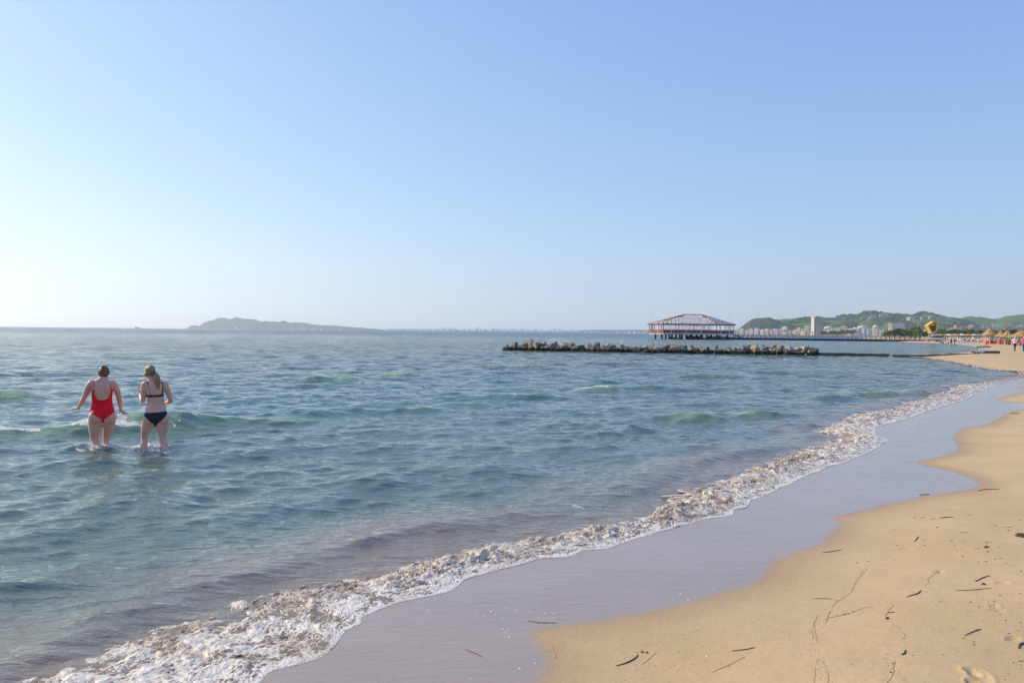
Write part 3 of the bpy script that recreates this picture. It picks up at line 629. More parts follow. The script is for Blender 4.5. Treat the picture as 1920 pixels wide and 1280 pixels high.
splash('splash', pB, [(-.10, .0, .09, .05, .22, 260), (-.24, 0, .09, .05, .10, 80), (.02, .02, .06, .05, .26, 200), (.16, -.14, .07, .04, .04, 60)], 'water splashing up between the legs of the woman in the bikini', 13)

# -- small figures further along the beach
def figure(loc, H_, yaw, shirt, trousers, skinc, hairc, label, stride=.12, lean=0.0, short=False, sleeves=True, arm=.1, long_top=.50):
    e = empty('person', loc, yaw, label=label, cat='person'); k = H_ / 1.72; s = Soup(); L = lean
    s.loft([(0, 0, .86, .155, .10), (0, L * .2, .98, .165, .11), (0, L * .5, 1.12, .145, .10), (0, L * .8, 1.27, .165, .11), (0, L, 1.40, .165, .09), (0, L * 1.1, 1.46, .07, .06), (0, L * 1.25, 1.53, .052, .052)], 3, 16)
    for q_ in (-1, 1):
        f = stride * q_
        s.loft([(.085 * q_, 0, .88, .088), (.09 * q_, f * .5, .68, .078), (.09 * q_, f * .9, .48, .056), (.09 * q_, f * .8, .32, .053), (.09 * q_, f * .9, .09, .036)], 3, 12)
        s.loft([(.09 * q_, f * .9 - .05, .045, .035, .03), (.10 * q_, f * .9 + .12, .03, .04, .022)], 3, 10, up=(0, 0, 1))
        s.loft([(.175 * q_, L, 1.39, .052), (.215 * q_, L - f * arm * 2, 1.22, .045), (.235 * q_, L - f * arm * 3, 1.10, .037), (.235 * q_, L + .05 - f * arm * 5, .96, .032), (.225 * q_, L + .09 - f * arm * 6, .84, .026)], 3, 10)
        hand(s, (.225 * q_, L + .09 - f * arm * 6, .84), (0, .15, -1), (-q_, 0, 0), .17, thumb=q_, curl=.3)
    head(s, Vector((0, .02 + L * 1.35, 1.615)), .105, 0, R(-4))
    s.v = [tuple(np.array(v) * k) for v in s.v]; b = s.fuse(.012, 4); link('body', b, skinc, e)
    def mt(c):
        x, y, z = c.T / k; ax = np.abs(x); lim = np.where(z > 1.42, .13, .19)
        return ((z > long_top + .44) & (z < 1.47) & (ax < lim)) | (sleeves & (ax > .15) & (z > (1.0 if sleeves == 2 else 1.2)) & (z < 1.47))
    def mb(c):
        x, y, z = c.T / k; return (np.abs(x) < .20) & (z < 1.0) & (z > (.5 if short else .10)) & ~((np.abs(x) > .195) & (z > .7))
    if trousers: cloth('trousers', b, mb, .010, trousers, e, .006)
    if shirt: cloth('shirt', b, mt, .016, shirt, e, .006)
    h_ = Soup(); h_.ell((0, (-.02 + L * 1.35) * k, 1.655 * k), (.088 * k, .10 * k, .088 * k)); link('hair', h_.fuse(.014, 2), hairc, e); return e
c_white = mat('white_cloth', (.78, .77, .78), .8, var=.05); c_purple = mat('dark_purple_cloth', (.035, .02, .07), .8, var=.2); c_red = mat('red_cloth', (.62, .04, .035), .8, var=.1)
c_jean = mat('jeans_cloth', (.09, .13, .25), .85, var=.2); c_black = mat('black_cloth', (.015, .015, .018), .8, var=.2); c_pink = mat('pink_cloth', (.62, .16, .24), .8, var=.1); hdark = hair_mat('dark_hair', (.02, .012, .01), (.06, .035, .02))
def ground(x, y): return float(sand_height(np.array([x], np.float32), np.array([y], np.float32))[0][0])
def G(px, Y, dz=0.0):
    x = (px - 960) / F * Y; return Vector((x, Y, ground(x, Y) + dz))
fg = [figure(G(1903, 84), 1.74, R(175), c_white, c_purple, skin, blond, 'walker in a white top and dark purple trousers near the right edge', .22, long_top=.5),
      figure(G(1919.5, 85), 1.70, R(160), c_pink, c_jean, skin, hdark, 'walker in a pink top and blue jeans at the very right edge', .2, sleeves=2),
      figure(G(1850.5, 150), 1.74, R(80), c_red, c_red, skin, hdark, 'person in bright red clothes standing behind the dark board on the sand', .16, lean=.12, sleeves=2),
      figure(G(1790, 185), 1.78, R(200), c_pink, c_red, skin, hdark, 'person in pink top and red trousers at the edge of the far water', .18),
      figure(G(1783.5, 190), 1.72, R(-60), c_black, c_black, skin, hdark, 'person dressed in black left of the white volleyball post', .14),
      figure(G(1841, 200), 1.70, R(30), c_white, None, skin, hdark, 'bare-legged person in a white top left of the red kiosk base', .08, short=True),
      figure(G(1845.5, 195), 1.66, R(-100), c_pink, c_jean, skin, hdark, 'person in a pink top and jeans next to the thatched kiosk', .08),
      figure(G(1824.5, 215), 1.75, R(120), c_white, c_purple, skin, hdark, 'person in white standing among the loungers left of the kiosk', .05),
      figure(G(1772, 235), 1.7, R(10), c_red, c_jean, skin, hdark, 'person in a red top standing right of the covered boat', .05)]
# ------------------------------------------------------------------ solid builder
class MB:
    def __init__(s): s.bm = bmesh.new()
    def box(s, c, d, rz=0, taper=1.0, bev=0.0):
        r = bmesh.ops.create_cube(s.bm, size=1); vs = r['verts']
        for v in vs:
            k = taper if v.co.z > 0 else 1.0
            v.co = Vector((v.co.x * d[0] * k, v.co.y * d[1] * k, v.co.z * d[2]))
        if bev:
            es = list({e for v in vs for e in v.link_edges}); rr = bmesh.ops.bevel(s.bm, geom=es, offset=bev, segments=1, affect='EDGES'); vs = list({v for f in rr['faces'] for v in f.verts} | {v for v in vs if v.is_valid})
        M = Matrix.Translation(c) @ Matrix.Rotation(rz, 4, 'Z')
        for v in vs: v.co = M @ v.co
        return s
    def bar(s, a, b, r, seg=6, r2=None):
        a = Vector(a); b = Vector(b); d = b - a; r2 = r if r2 is None else r2
        q = d.to_track_quat('Z', 'Y').to_matrix().to_4x4(); M = Matrix.Translation((a + b) / 2) @ q
        bmesh.ops.create_cone(s.bm, cap_ends=True, segments=seg, radius1=r, radius2=r2, depth=d.length, matrix=M); return s
    def lathe(s, prof, seg=16, c=(0, 0, 0)):
        rings = [[s.bm.verts.new((c[0] + r * math.cos(2 * math.pi * i / seg), c[1] + r * math.sin(2 * math.pi * i / seg), c[2] + z)) for i in range(seg)] for r, z in prof]
        for a, b in zip(rings, rings[1:]):
            for i in range(seg): s.bm.faces.new((a[i], a[(i + 1) % seg], b[(i + 1) % seg], b[i]))
        s.bm.faces.new(list(reversed(rings[0]))); s.bm.faces.new(rings[-1]); return s
    def prism(s, pts, axis, depth):      # pts in the plane, pushed along axis vector
        a = [s.bm.verts.new(p) for p in pts]; b = [s.bm.verts.new(Vector(p) + Vector(axis) * depth) for p in pts]; n = len(a)
        s.bm.faces.new(a); s.bm.faces.new(list(reversed(b)))
        for i in range(n): s.bm.faces.new((a[(i + 1) % n], a[i], b[i], b[(i + 1) % n]))
        return s
    def quad(s, *p): s.bm.faces.new([s.bm.verts.new(v) for v in p]); return s
    def build(s, name, m, parent=None, smooth=False):
        bmesh.ops.recalc_face_normals(s.bm, faces=s.bm.faces)
        me = bpy.data.meshes.new(name); s.bm.to_mesh(me); s.bm.free()
        if smooth: me.polygons.foreach_set('use_smooth', np.ones(len(me.polygons), bool))
        o = link(name, me, m, parent)
        if parent is not None: KIDS.setdefault(parent.name, []).append(o)
        return o
rnd = random.Random(21)
ORD = ['first', 'second', 'third', 'fourth', 'fifth', 'sixth', 'seventh', 'eighth', 'ninth', 'tenth'] 
def ordn(n):
    if n <= 10: return ORD[n - 1]
    if 10 < n % 100 < 14: return f'{n}th'
    return f"{n}{ {1: 'st', 2: 'nd', 3: 'rd'}.get(n % 10, 'th')}"

# ------------------------------------------------------------------ breakwater of separate boulders
def rock_mat(name, a, b):
    m = mat(name, a, 0.9, spec=0.2); nb = NB(m); tc = nb.n('ShaderNodeTexCoord').outputs['Object']; pos = nb.pos()
    c = nb.mix(nb.rng(nb.noise(2.5, 6, tc, .65), .35, .65, 0, 1), a, b)
    z = nb.n('ShaderNodeSeparateXYZ'); nb.l(pos, z.inputs[0])
    al = nb.rng(nb.math('ADD', z.outputs[2], nb.math('MULTIPLY', nb.noise(1.5, 3, pos), .22)), .34, .5, 1, 0)     # weed-dark band at the waterline
    c = nb.mix(al, c, (0.035, 0.035, 0.02)); nb.l(c, nb.b.inputs['Base Color'])
    nb.l(nb.bump(nb.noise(5, 6, tc, .6), .7, .08), nb.b.inputs['Normal']); return m
RM = [rock_mat('grey_boulder_stone', (.19, .165, .135), (.33, .28, .22)), rock_mat('tan_boulder_stone', (.32, .23, .14), (.46, .34, .22)), rock_mat('pinkish_boulder_stone', (.40, .28, .23), (.46, .36, .31)), rock_mat('dark_boulder_stone', (.10, .085, .07), (.2, .17, .14))]
def rock(c, w, h, tone, flat=.75, seed=0, low=.5):
    r = random.Random(seed); bm = bmesh.new()
    sx_ = r.uniform(.8, 1.25)
    for i in range(9):
        a = r.uniform(0, 2 * math.pi); z = r.choice([-1, -.6, .5, .85, 1]) * r.uniform(.75, 1); q_ = r.uniform(.55, 1.0) * (1 if z < .7 else .75)
        bm.verts.new((w * .5 * q_ * math.cos(a) * 1.05 * sx_, w * .5 * q_ * math.sin(a) * flat, z * .5 * (h + low)))
    bmesh.ops.convex_hull(bm, input=bm.verts); bmesh.ops.delete(bm, geom=[v for v in bm.verts if not v.link_faces], context='VERTS')
    mz = max(v.co.z for v in bm.verts)
    for v in bm.verts: v.co.z += h - mz
    bmesh.ops.bevel(bm, geom=list(bm.edges), offset=w * .035, segments=1, affect='EDGES', clamp_overlap=True)
    bmesh.ops.triangulate(bm, faces=[f for f in bm.faces if len(f.verts) > 4]); bmesh.ops.subdivide_edges(bm, edges=[e for e in bm.edges if e.calc_length() > w * .2], cuts=1, use_grid_fill=True)
    from mathutils import noise as mn
    for v in bm.verts: v.co += v.normal * w * .035 * mn.noise(v.co * (3.0 / w) + Vector((seed, 0, 0)))
    me = bpy.data.meshes.new('boulder'); bm.to_mesh(me); bm.free()
    o = link('boulder', me, RM[tone]); o.location = c; return o
tops = [(947,13,650,0),(961,16,644.5,0),(973,11,645.5,1),(987,14,642.5,0),(996,11,636,2),(1004,15,640,0),(1013,12,642.5,3),(1025,15,645.5,0),(1038,14,643.5,0),(1051,10,647,1),(1062,14,641.5,1),(1075,13,647,0),
 (1088,16,646,3),(1105,15,641.5,2),(1120,13,648,1),(1133,13,648.5,1),(1149,14,646,0),(1165,14,645,1),(1177,11,648.5,0),(1188,12,648.5,2),(1208,14,650,3),(1219,10,649,1),(1231,14,650,2),(1243,12,652,0),(1256,11,655,3),
 (1276,23,647,2),(1301,16,651,1),(1316,12,651,0),(1331,12,655,1),(1346,12,653,0),(1356,11,655,1),(1369,13,653,1),(1382,13,651.5,1),(1399,13,647,0),(1418,25,645.5,1),(1433,13,650,0),(1448,18,653,1),(1465,13,647,3),(1486,19,647,2),(1498,15,650,1),(1509,16,648.5,2),(1520,12,652,0),(1529,11,653,3)]
special = {996: 'small pointed boulder perched highest near the left end of the breakwater', 947: 'low weedy boulder lying alone at the left tip of the breakwater', 1276: 'large flat-topped pinkish boulder right of the middle of the breakwater',
 1418: 'largest pale tan boulder on top of the right half of the breakwater', 1465: 'dark slab boulder leaning between the two high piles at the right of the breakwater', 1529: 'dark boulder at the right end of the breakwater, next to the low groyne', 1105: 'pointed pale boulder with a pinkish top in the left half of the breakwater'}
tone_w = ['grey', 'tan', 'pinkish', 'dark']; k = 0
for i, (px, w, ty, tone) in enumerate(tops):
    Y = np.interp(px, [945, 1300, 1530], [82, 77, 75]); mpp = Y / F; z = EYE + (hor(px) - ty) * mpp; W_ = w * mpp * 1.6
    o = rock((*Q(px, Y)[:2], 0), W_, max(z, .3), tone, .9, 100 + i)
    lb = special.get(px, f"{tone_w[tone]} {'broad' if w > 15 else 'medium' if w > 12 else 'small'} boulder, {ordn(i + 1)} from the left along the breakwater's crest")
    tag(o, lb, 'boulder', 'boulders of the breakwater')
px = 953; i = 0
while px < 1528:
    Y = np.interp(px, [945, 1300, 1530], [82, 77, 75]); i += 1
    for row, (dy, hh) in enumerate(((-.55, .46), (.55, .68))):
        w = rnd.choice([.5, .7, .9, 1.3]) * rnd.uniform(.8, 1.25); tone = rnd.choice([0, 1, 3, 0]); p_ = Q(px + rnd.uniform(-2, 2), Y + dy)
        o = rock((p_.x, p_.y, 0), w, hh * rnd.uniform(.55, 1.55), tone, .9, 300 + i * 2 + row)
        tag(o, f"{tone_w[tone]} low boulder at the breakwater's {'front' if row == 0 else 'back'} foot, {ordn(i)} from the left", 'boulder', 'boulders of the breakwater')
    px += rnd.uniform(6.5, 9.5)

# ------------------------------------------------------------------ low groyne from the breakwater to the sand
wet_conc = mat('weathered_groyne_concrete', (.13, .105, .085), .85, var=.35, vscale=2.5, bump=.6, bscale=8)
tops_g = [(1536, 1602, 661.2, 75, 75), (1603, 1667, 662.6, 75, 74.5), (1672, 1737, 665, 73, 73), (1738, 1775, 664.5, 73, 74), (1776, 1832, 663.2, 74, 76), (1839, 1873.5, 657.6, 76.5, 77)]
nm = ['leftmost', 'second', 'third', 'fourth', 'fifth', 'rightmost']
gr = empty('groyne', Q(1536, 75), label='low dark groyne of worn beams running from the boulders onto the sand', cat='groyne'); gl = gr.location.copy()
for i, (x0, x1, ty, Ya, Yb) in enumerate(tops_g):
    a = Q(x0, Ya) - gl; b = Q(x1, Yb) - gl; zt = EYE + (hor((x0 + x1) / 2) - ty) * Ya / F; ang_ = math.atan2(b.y - a.y, b.x - a.x)
    MB().box(((a.x + b.x) / 2, (a.y + b.y) / 2, zt / 2 - .25), ((b - a).length, .45 if i < 5 else .3, zt + .5), ang_, bev=.03).build('beam', wet_conc, gr)
for i, px in enumerate((1826, 1833, 1838, 1844)):
    o = rock((*Q(px, 75.6)[:2], ground(*Q(px, 75.6)[:2])), rnd.uniform(.5, .8), rnd.uniform(.2, .35), 1, .9, 600 + i, low=.2); tag(o, f'small tan rock, {ordn(i + 1)} from the left in the cluster beside the groyne', 'rock', 'rocks beside the groyne')

# ------------------------------------------------------------------ pavilion on stilts
redw = mat('red_painted_railing', (.27, .05, .032), .65, var=.15, vscale=3); beam = mat('reddish_brown_timber', (.23, .075, .05), .7, var=.2, vscale=3); whitew = mat('white_painted_board', (.78, .72, .68), .6, var=.08)
conc = mat('pale_concrete', (.42, .40, .36), .85, var=.12, vscale=1.5); dark = mat('dark_wet_pile', (.035, .035, .035), .7, var=.2); roofg = mat('grey_roof_board', (.42, .37, .40), .7, var=.1)
Yp = 278; mp = Yp / F; c0 = Q(1300, Yp + 9); pav = empty('pavilion', (c0.x, c0.y, 0), label='open timber pavilion on stilts with a half-stripped hipped roof and red railing', cat='pavilion')
def px2x(px, Y=Yp): return (px - 960) / F * Y - c0.x
xa, xb = px2x(1244), px2x(1343); xl, xr = px2x(1224, Yp + 5), px2x(1374.5, Yp + 6)
oct_ = [(xa, -9), (xb, -9), (xr, -3.5), (xr, 4), (xb, 9), (xa, 9), (xl, 4), (xl, -3.5)]
ZD, ZE, ZR = 2.05, 5.15, 8.9
def pr(z, k=1.0): return [(x * k, y * k, z) for x, y in oct_]
MB().prism(pr(ZD - .38), (0, 0, 1), .38).build('floor_slab', conc, pav)
for i, (a, b) in enumerate(zip(oct_, oct_[1:] + oct_[:1])):
    a = Vector((*a, 0)); b = Vector((*b, 0)); L = (b - a).length; d = (b - a) / L; n = max(1, round(L / 2.6)); rl = MB(); seg_l = L / n
    for j in range(n):
        p = a + d * (j * seg_l); q_ = a + d * ((j + 1) * seg_l)
        if i == 2 and j > 0: continue
        rl.box(((p.x + q_.x) / 2, (p.y + q_.y) / 2, ZD + .62), (seg_l - .25, .07, .95), math.atan2(d.y, d.x)); rl.box(((p.x + q_.x) / 2, (p.y + q_.y) / 2, ZD + 1.28), (seg_l - .05, .12, .10), math.atan2(d.y, d.x))
        for kx in np.arange(.25, seg_l - .1, .32): t_ = p + d * kx; rl.bar((t_.x, t_.y, ZD + 1.05), (t_.x, t_.y, ZD + 1.27), .025, 4)
    rl.build('railing', redw, pav)
    for j in range(n):
        p = a + d * (j * seg_l); MB().box((p.x, p.y, (ZD + ZE) / 2), (.17, .17, ZE - ZD), math.atan2(d.y, d.x)).build('post', beam if j % 2 == 0 else whitew, pav)
        m_ = MB(); q_ = p + d * seg_l
        m_.bar((p.x, p.y, ZE - .75), (p.x + d.x * .7, p.y + d.y * .7, ZE - .1), .05, 4); m_.bar((q_.x, q_.y, ZE - .75), (q_.x - d.x * .7, q_.y - d.y * .7, ZE - .1), .05, 4); m_.build('brace', whitew, pav)
# inner white lattice screens and back posts
for y_, n in ((-4.0, 7), (3.5, 7)):
    for j in range(n):
        x = xa + (xb - xa) * (j + .5) / n; m_ = MB(); hw = .95
        m_.bar((x - hw, y_, ZD), (x - hw, y_, ZE), .06, 4); m_.bar((x + hw, y_, ZD), (x + hw, y_, ZE), .06, 4); m_.bar((x - hw, y_, ZD + 1.5), (x + hw, y_, ZE - .15), .045, 4); m_.bar((x + hw, y_, ZD + 1.5), (x - hw, y_, ZE - .15), .045, 4); m_.bar((x - hw, y_, ZD + 1.5), (x + hw, y_, ZD + 1.5), .05, 4); m_.bar((x - hw, y_, ZE - .15), (x + hw, y_, ZE - .15), .06, 4)
        m_.build('lattice_screen', whitew, pav)
MB().prism(pr(ZE, 1.045), (0, 0, 1), .22).bm.free()
ev = MB()
for a, b in zip(pr(ZE + .1, 1.05), pr(ZE + .1, 1.05)[1:] + pr(ZE + .1, 1.05)[:1]):
    a = Vector(a); b = Vector(b); ev.box((a + b) / 2, ((b - a).length, .25, .24), math.atan2(b.y - a.y, b.x - a.x))
ev.build('eave_beam', mat('red_eave_timber', (.30, .08, .055), .65, var=.15), pav)
rx0, rx1 = px2x(1281, Yp + 9), px2x(1317, Yp + 9)
def apex(x): return Vector((min(max(x, rx0), rx1), 0, ZR))
E_ = [Vector(p) for p in pr(ZE + .22, 1.05)]
for a, b in zip(E_, E_[1:] + E_[:1]):
    n = max(2, round((b - a).length / 1.45)); 
    for j in range(n):
        p = a + (b - a) * (j / n); MB().bar(p, apex(p.x), .055, 4).build('rafter', beam, pav)
for t_ in (.0, .17, .34, .51, .64):
    m_ = MB(); L_ = [p.lerp(apex(p.x), t_) for p in E_]
    for a, b in zip(L_, L_[1:] + L_[:1]): m_.bar(a, b, .055, 4)
    m_.build('purlin', whitew if t_ else beam, pav)
rg_ = MB(); rg_.bar((rx0, 0, ZR), (rx1, 0, ZR), .13, 4); rg_.bar((rx0, -2.2, ZR - 1.45), (rx1, -2.2, ZR - 1.45), .09, 4); rg_.bar((rx0, 2.2, ZR - 1.45), (rx1, 2.2, ZR - 1.45), .09, 4)
for j, x in enumerate(np.linspace(rx0, rx1, 5)):
    rg_.bar((x, -2.2, ZR - 1.45), (x, 0, ZR), .06, 4)
    if j < 4: x2 = x + (rx1 - rx0) / 4; rg_.bar((x if j % 2 else x2, -2.2, ZR - 1.45), (x2 if j % 2 else x, 0, ZR), .06, 4)
rg_.build('ridge_truss', beam, pav)
def roof_panels(i0, i1, t0, t1, rows, cols, gap, m_, name, stagger=.5, skip=0.0):
    a0, b0 = E_[i0], E_[i1]; mb_ = MB(); up_ = Vector((0, 0, .09))
    for r_i in range(rows):
        ta = t0 + (t1 - t0) * r_i / rows; tb = t0 + (t1 - t0) * (r_i + .66) / rows
        la, lb = a0.lerp(apex(a0.x), ta), b0.lerp(apex(b0.x), ta); ua, ub = a0.lerp(apex(a0.x), tb), b0.lerp(apex(b0.x), tb)
        for j in range(cols):
            if rnd.random() < skip: continue
            s0 = (j + stagger * (r_i % 2) + gap / 2) / (cols + stagger); s1 = (j + stagger * (r_i % 2) + 1 - gap / 2) / (cols + stagger)
            P4 = [la.lerp(lb, s0) + up_, la.lerp(lb, s1) + up_, ua.lerp(ub, s1) + up_, ua.lerp(ub, s0) + up_]; mb_.prism(P4, (0, 0, 1), .05)
    mb_.build(name, m_, pav)
roof_panels(0, 1, .02, .62, 6, 12, .32, whitew, 'roof_boards', skip=.05)
roof_panels(4, 5, .02, .62, 6, 12, .32, whitew, 'roof_boards')
roof_panels(1, 2, .0, .97, 8, 5, .08, roofg, 'roof_boards'); roof_panels(2, 3, .0, .97, 8, 5, .08, roofg, 'roof_boards')
roof_panels(7, 0, .02, .35, 3, 4, .35, whitew, 'roof_boards', skip=.3); roof_panels(3, 4, .0, .9, 8, 5, .1, roofg, 'roof_boards')
for x in np.linspace(xl + 1.5, xr - 1.5, 8):
    for y_ in (-7.2, -1, 6.5):
        if abs(y_) > 5 and (x < xa - 1 or x > xb + 1): continue
        MB().box((x, y_, (ZD - .38) / 2 - .5), (.55, .55, ZD - .38 + 1.0), 0).build('stilt', dark, pav)
for i in range(46):
    px = rnd.uniform(1254, 1376); Y = rnd.uniform(Yp + 1, Yp + 12); w = rnd.uniform(1.6, 3.0)
    o = rock((*Q(px, Y)[:2], 0), w, rnd.uniform(.5, 1.15) * (1.25 if px > 1290 else .7), rnd.choice([3, 3, 0]), .9, 700 + i); tag(o, 'dark boulder in the heap under the stilt pavilion', 'boulder', 'boulders heaped under the pavilion')

# ------------------------------------------------------------------ pier, steps, lamp posts
Yq = 290; pmat = mat('dark_pier_side', (.075, .065, .06), .85, var=.4, vscale=.6, bump=.5, bscale=2); deckm = mat('pier_deck', (.17, .13, .125), .8, var=.15); railm = mat('brown_pier_rail', (.10, .05, .05), .7, var=.2)
x0, x1 = Q(1376, Yq).x, Q(1740, Yq - 12).x; pier = empty('pier', (x0, Yq, 0), label='long low pier with a brown post railing running from the pavilion to the beach', cat='pier'); LP_ = x1 - x0
pa_ = math.atan2(-12, LP_)
pier.rotation_euler.z = pa_
MB().box((LP_ / 2, 1.6, -.1), (LP_, 4.2, 1.3), taper=1).build('pier_base', pmat, pier); MB().box((LP_ / 2, 1.6, .66), (LP_, 4.6, .2)).build('deck', deckm, pier)
for side in (-.55, 3.75):
    m_ = MB(); m_.box((LP_ / 2, side, 1.78), (LP_, .10, .10)); m_.box((LP_ / 2, side, 1.35), (LP_, .06, .07)); m_.build('rail', railm, pier)
    for j in range(int(LP_ / 1.6) + 1): MB().box((j * 1.6 + .1, side, 1.28), (.16, .16, 1.05)).build('post', railm, pier)
m_ = MB()
for j in range(7): m_.box((px2x(1375, Yp + 9) + .6 + j * .33, 0, ZD - .1 - j * .19), (.34, 1.6, .10))
m_.bar((px2x(1375, Yp + 9) + .5, -.8, ZD - .3), (px2x(1375, Yp + 9) + 3, -.8, .72), .09, 4); m_.bar((px2x(1375, Yp + 9) + .5, .8, ZD - .3), (px2x(1375, Yp + 9) + 3, .8, .72), .09, 4)
m_.bar((px2x(1375, Yp + 9) + .5, -.8, ZD + .9), (px2x(1375, Yp + 9) + 3, -.8, 1.7), .04, 4); m_.build('steps', beam, pav)
lampm = mat('galvanised_lamp_pole', (.42, .44, .46), .5, metal=.3)
def lamp(px, Y, ty, by, label, arm=-.6):
    a = Q(px, Y, by); b = Q(px, Y, ty); H_ = b.z - a.z; e = empty('lamp_post', a, label=label, cat='lamp post', group='lamp posts along the pier'); r = .55 * Y / F * .35
    MB().bar((0, 0, 0), (0, 0, H_), r * 1.2, 8, r * .7).build('pole', lampm, e); m_ = MB(); m_.bar((0, 0, H_), (arm, 0, H_ + .15), r * .7, 6); m_.box((arm * 1.2, 0, H_ + .17), (.55, .22, .10), bev=.02).build('lamp_head', lampm, e)
lamp(1223.5, 296, 590, 626, 'thin lamp post at the left corner of the stilt pavilion', .5)
lamp(1369.5, 296, 591, 628, 'thin lamp post behind the right end of the stilt pavilion')
lamp(1507.5, 300, 584.5, 631, 'thin tall lamp post on the pier, left of the tower block')
lamp(1465.5, 300, 593, 631, 'faint thin lamp post on the pier below the rounded hill')
lamp(1625, 298, 597, 632, 'thin lamp post on the pier, halfway between the tower block and lifeguard tower')
lamp(1720.5, 286, 598, 633, 'pale lamp post near the shore end of the pier, left of the lifeguard tower')
lamp(1914.5, 215, 594, 636, 'thin lamp post behind the big thatched roof at the right edge')

# ------------------------------------------------------------------ lifeguard tower, boat, board
yel = mat('yellow_painted_shell', (.62, .41, .03), .5, var=.06); cream = mat('cream_edge_board', (.74, .60, .34), .6); cab = mat('red_brown_cabin', (.36, .07, .025), .6, var=.25); darkc = mat('dark_opening', (.02, .015, .015), .8)
Yt = 262; g0 = Q(1748, Yt); gz = ground(g0.x, g0.y); tw = empty('lifeguard_tower', (g0.x, g0.y, gz), label='yellow angular lifeguard tower with a red-brown cabin on slanting legs behind the boat', cat='lifeguard tower'); tw.scale = (.88, .88, .92)
def tc_(cx, cy, y=0): px, py = 1640 + cx / 12, 590 + cy / 12; p_ = Q(px, Yt, py); return Vector((p_.x - g0.x, y, p_.z - gz))
outline = [(1125, 212), (1285, 108), (1385, 112), (1362, 235), (1345, 368), (1222, 372), (1190, 322)]
sh = MB(); inner = [(1150, 220), (1280, 135), (1365, 135), (1345, 235), (1332, 352), (1232, 355), (1208, 312)]
O = [tc_(*p, -1.2) for p in outline]; I = [tc_(*p, -1.2) for p in inner]; Ob = [tc_(*p, 1.3) for p in outline]; n = len(O)
bmv = lambda L: [sh.bm.verts.new(v) for v in L]
o1, ob = bmv(O), bmv(Ob); io, ib = bmv([tc_(*p, -1.2) for p in inner]), bmv([tc_(*p, -.5) for p in inner])
for i in range(n):
    j = (i + 1) % n; sh.bm.faces.new((o1[i], o1[j], ob[j], ob[i])); sh.bm.faces.new((io[j], io[i], ib[i], ib[j])); sh.bm.faces.new((o1[i], io[i], io[j], o1[j]))
sh.bm.faces.new(ob); sh.bm.faces.new(list(reversed(ib))); sh.build('shell', yel, tw)
MB().prism([tc_(*p, -.75) for p in [(1225, 240), (1340, 232), (1330, 350), (1235, 352)]], (0, 1, 0), .3).build('cabin', cab, tw)
MB().prism([tc_(*p, -.80) for p in [(1222, 228), (1343, 222), (1340, 250), (1226, 256)]], (0, 1, 0), .3).build('awning', darkc, tw)
for a, b in (((1262, 290), (1290, 340)), ((1300, 285), (1322, 335))): MB().prism([tc_(a[0], a[1], -.79), tc_(b[0], a[1], -.79), tc_(b[0], b[1], -.79), tc_(a[0], b[1], -.79)], (0, 1, 0), .03).build('window', darkc, tw)
ed = MB()
for a, b in (((1125, 212), (1190, 322)), ((1190, 322), (1222, 372)), ((1385, 112), (1345, 368))): ed.bar(tc_(*a, -1.25), tc_(*b, -1.25), .10, 4)
ed.build('edge_board', cream, tw)
for a, b in (((1222, 372), (1290, 560)), ((1360, 395), (1265, 560))):
    for y_ in (-.9, 1.0): MB().bar(tc_(*a, y_), (tc_(*b, y_).x, y_, -.1), .09, 5).build('leg', cream, tw)
MB().box((tc_(1285, 380).x, 0, tc_(1285, 384).z), (2.0, 2.6, .14)).build('platform', cream, tw)
gel = mat('white_gelcoat', (.78, .76, .72), .3); navyc = mat('navy_boat_cover', (.015, .02, .14), .7, var=.2)
def hull(L, Wd, Hh, n=14):
    rows = []
    for i in range(n + 1):
        t_ = i / n; x = -L / 2 + L * t_; wv_ = Wd / 2 * min(1, (t_ / .45) ** .65 if t_ < .45 else 1) * (1 - .12 * max(0, t_ - .6)); sh_ = Hh * (1 + .28 * (1 - t_) ** 2); kz = Hh * .72 * max(0, 1 - t_ / .35) ** 1.6
        rows.append([(x, -wv_, sh_), (x + .03 * L * (1 - t_), -wv_ * .82, kz + (sh_ - kz) * .35), (x + .05 * L * (1 - t_), 0, kz), (x + .03 * L * (1 - t_), wv_ * .82, kz + (sh_ - kz) * .35), (x, wv_, sh_), (x, wv_ * .8, sh_ - .05), (x, -wv_ * .8, sh_ - .05)])
    return rows
def loft_rows(rows):
    m_ = MB(); R_ = [[m_.bm.verts.new(p) for p in r] for r in rows]; k_ = len(rows[0])
    for a, b in zip(R_, R_[1:]):
        for i in range(k_): m_.bm.faces.new((a[i], a[(i + 1) % k_], b[(i + 1) % k_], b[i]))
    m_.bm.faces.new(R_[0]); m_.bm.faces.new(list(reversed(R_[-1]))); return m_
gb = G(1747, 252, -.05); bt = empty('motorboat', gb, label='white motorboat under a navy cover hauled up on the sand by the lifeguard tower', cat='boat')
b_ = loft_rows(hull(6.7, 2.3, .95)); bmesh.ops.translate(b_.bm, verts=b_.bm.verts, vec=(0, 0, .35)); b_.build('hull', gel, bt)
cv = [[(x, -w_, z_), (x, -w_ * .6, z_ + h_ * .8), (x, 0, z_ + h_), (x, w_ * .6, z_ + h_ * .8), (x, w_, z_)] for x, w_, z_, h_ in ((-.5, .85, 1.40, .15), (.1, 1.1, 1.32, .42), (.9, 1.12, 1.30, .55), (1.7, 1.1, 1.30, .50), (2.3, 1.08, 1.28, .62), (2.9, 1.05, 1.15, .62), (3.5, .9, .85, .6))]
loft_rows(cv).build('cover', navyc, bt); MB().box((3.45, 0, .75), (.35, .45, .9), bev=.06).build('outboard_motor', c_black, bt)
for x in (-1.2, 1.7): MB().box((x, 0, .22), (.25, 1.7, .45)).build('cradle', beam, bt)
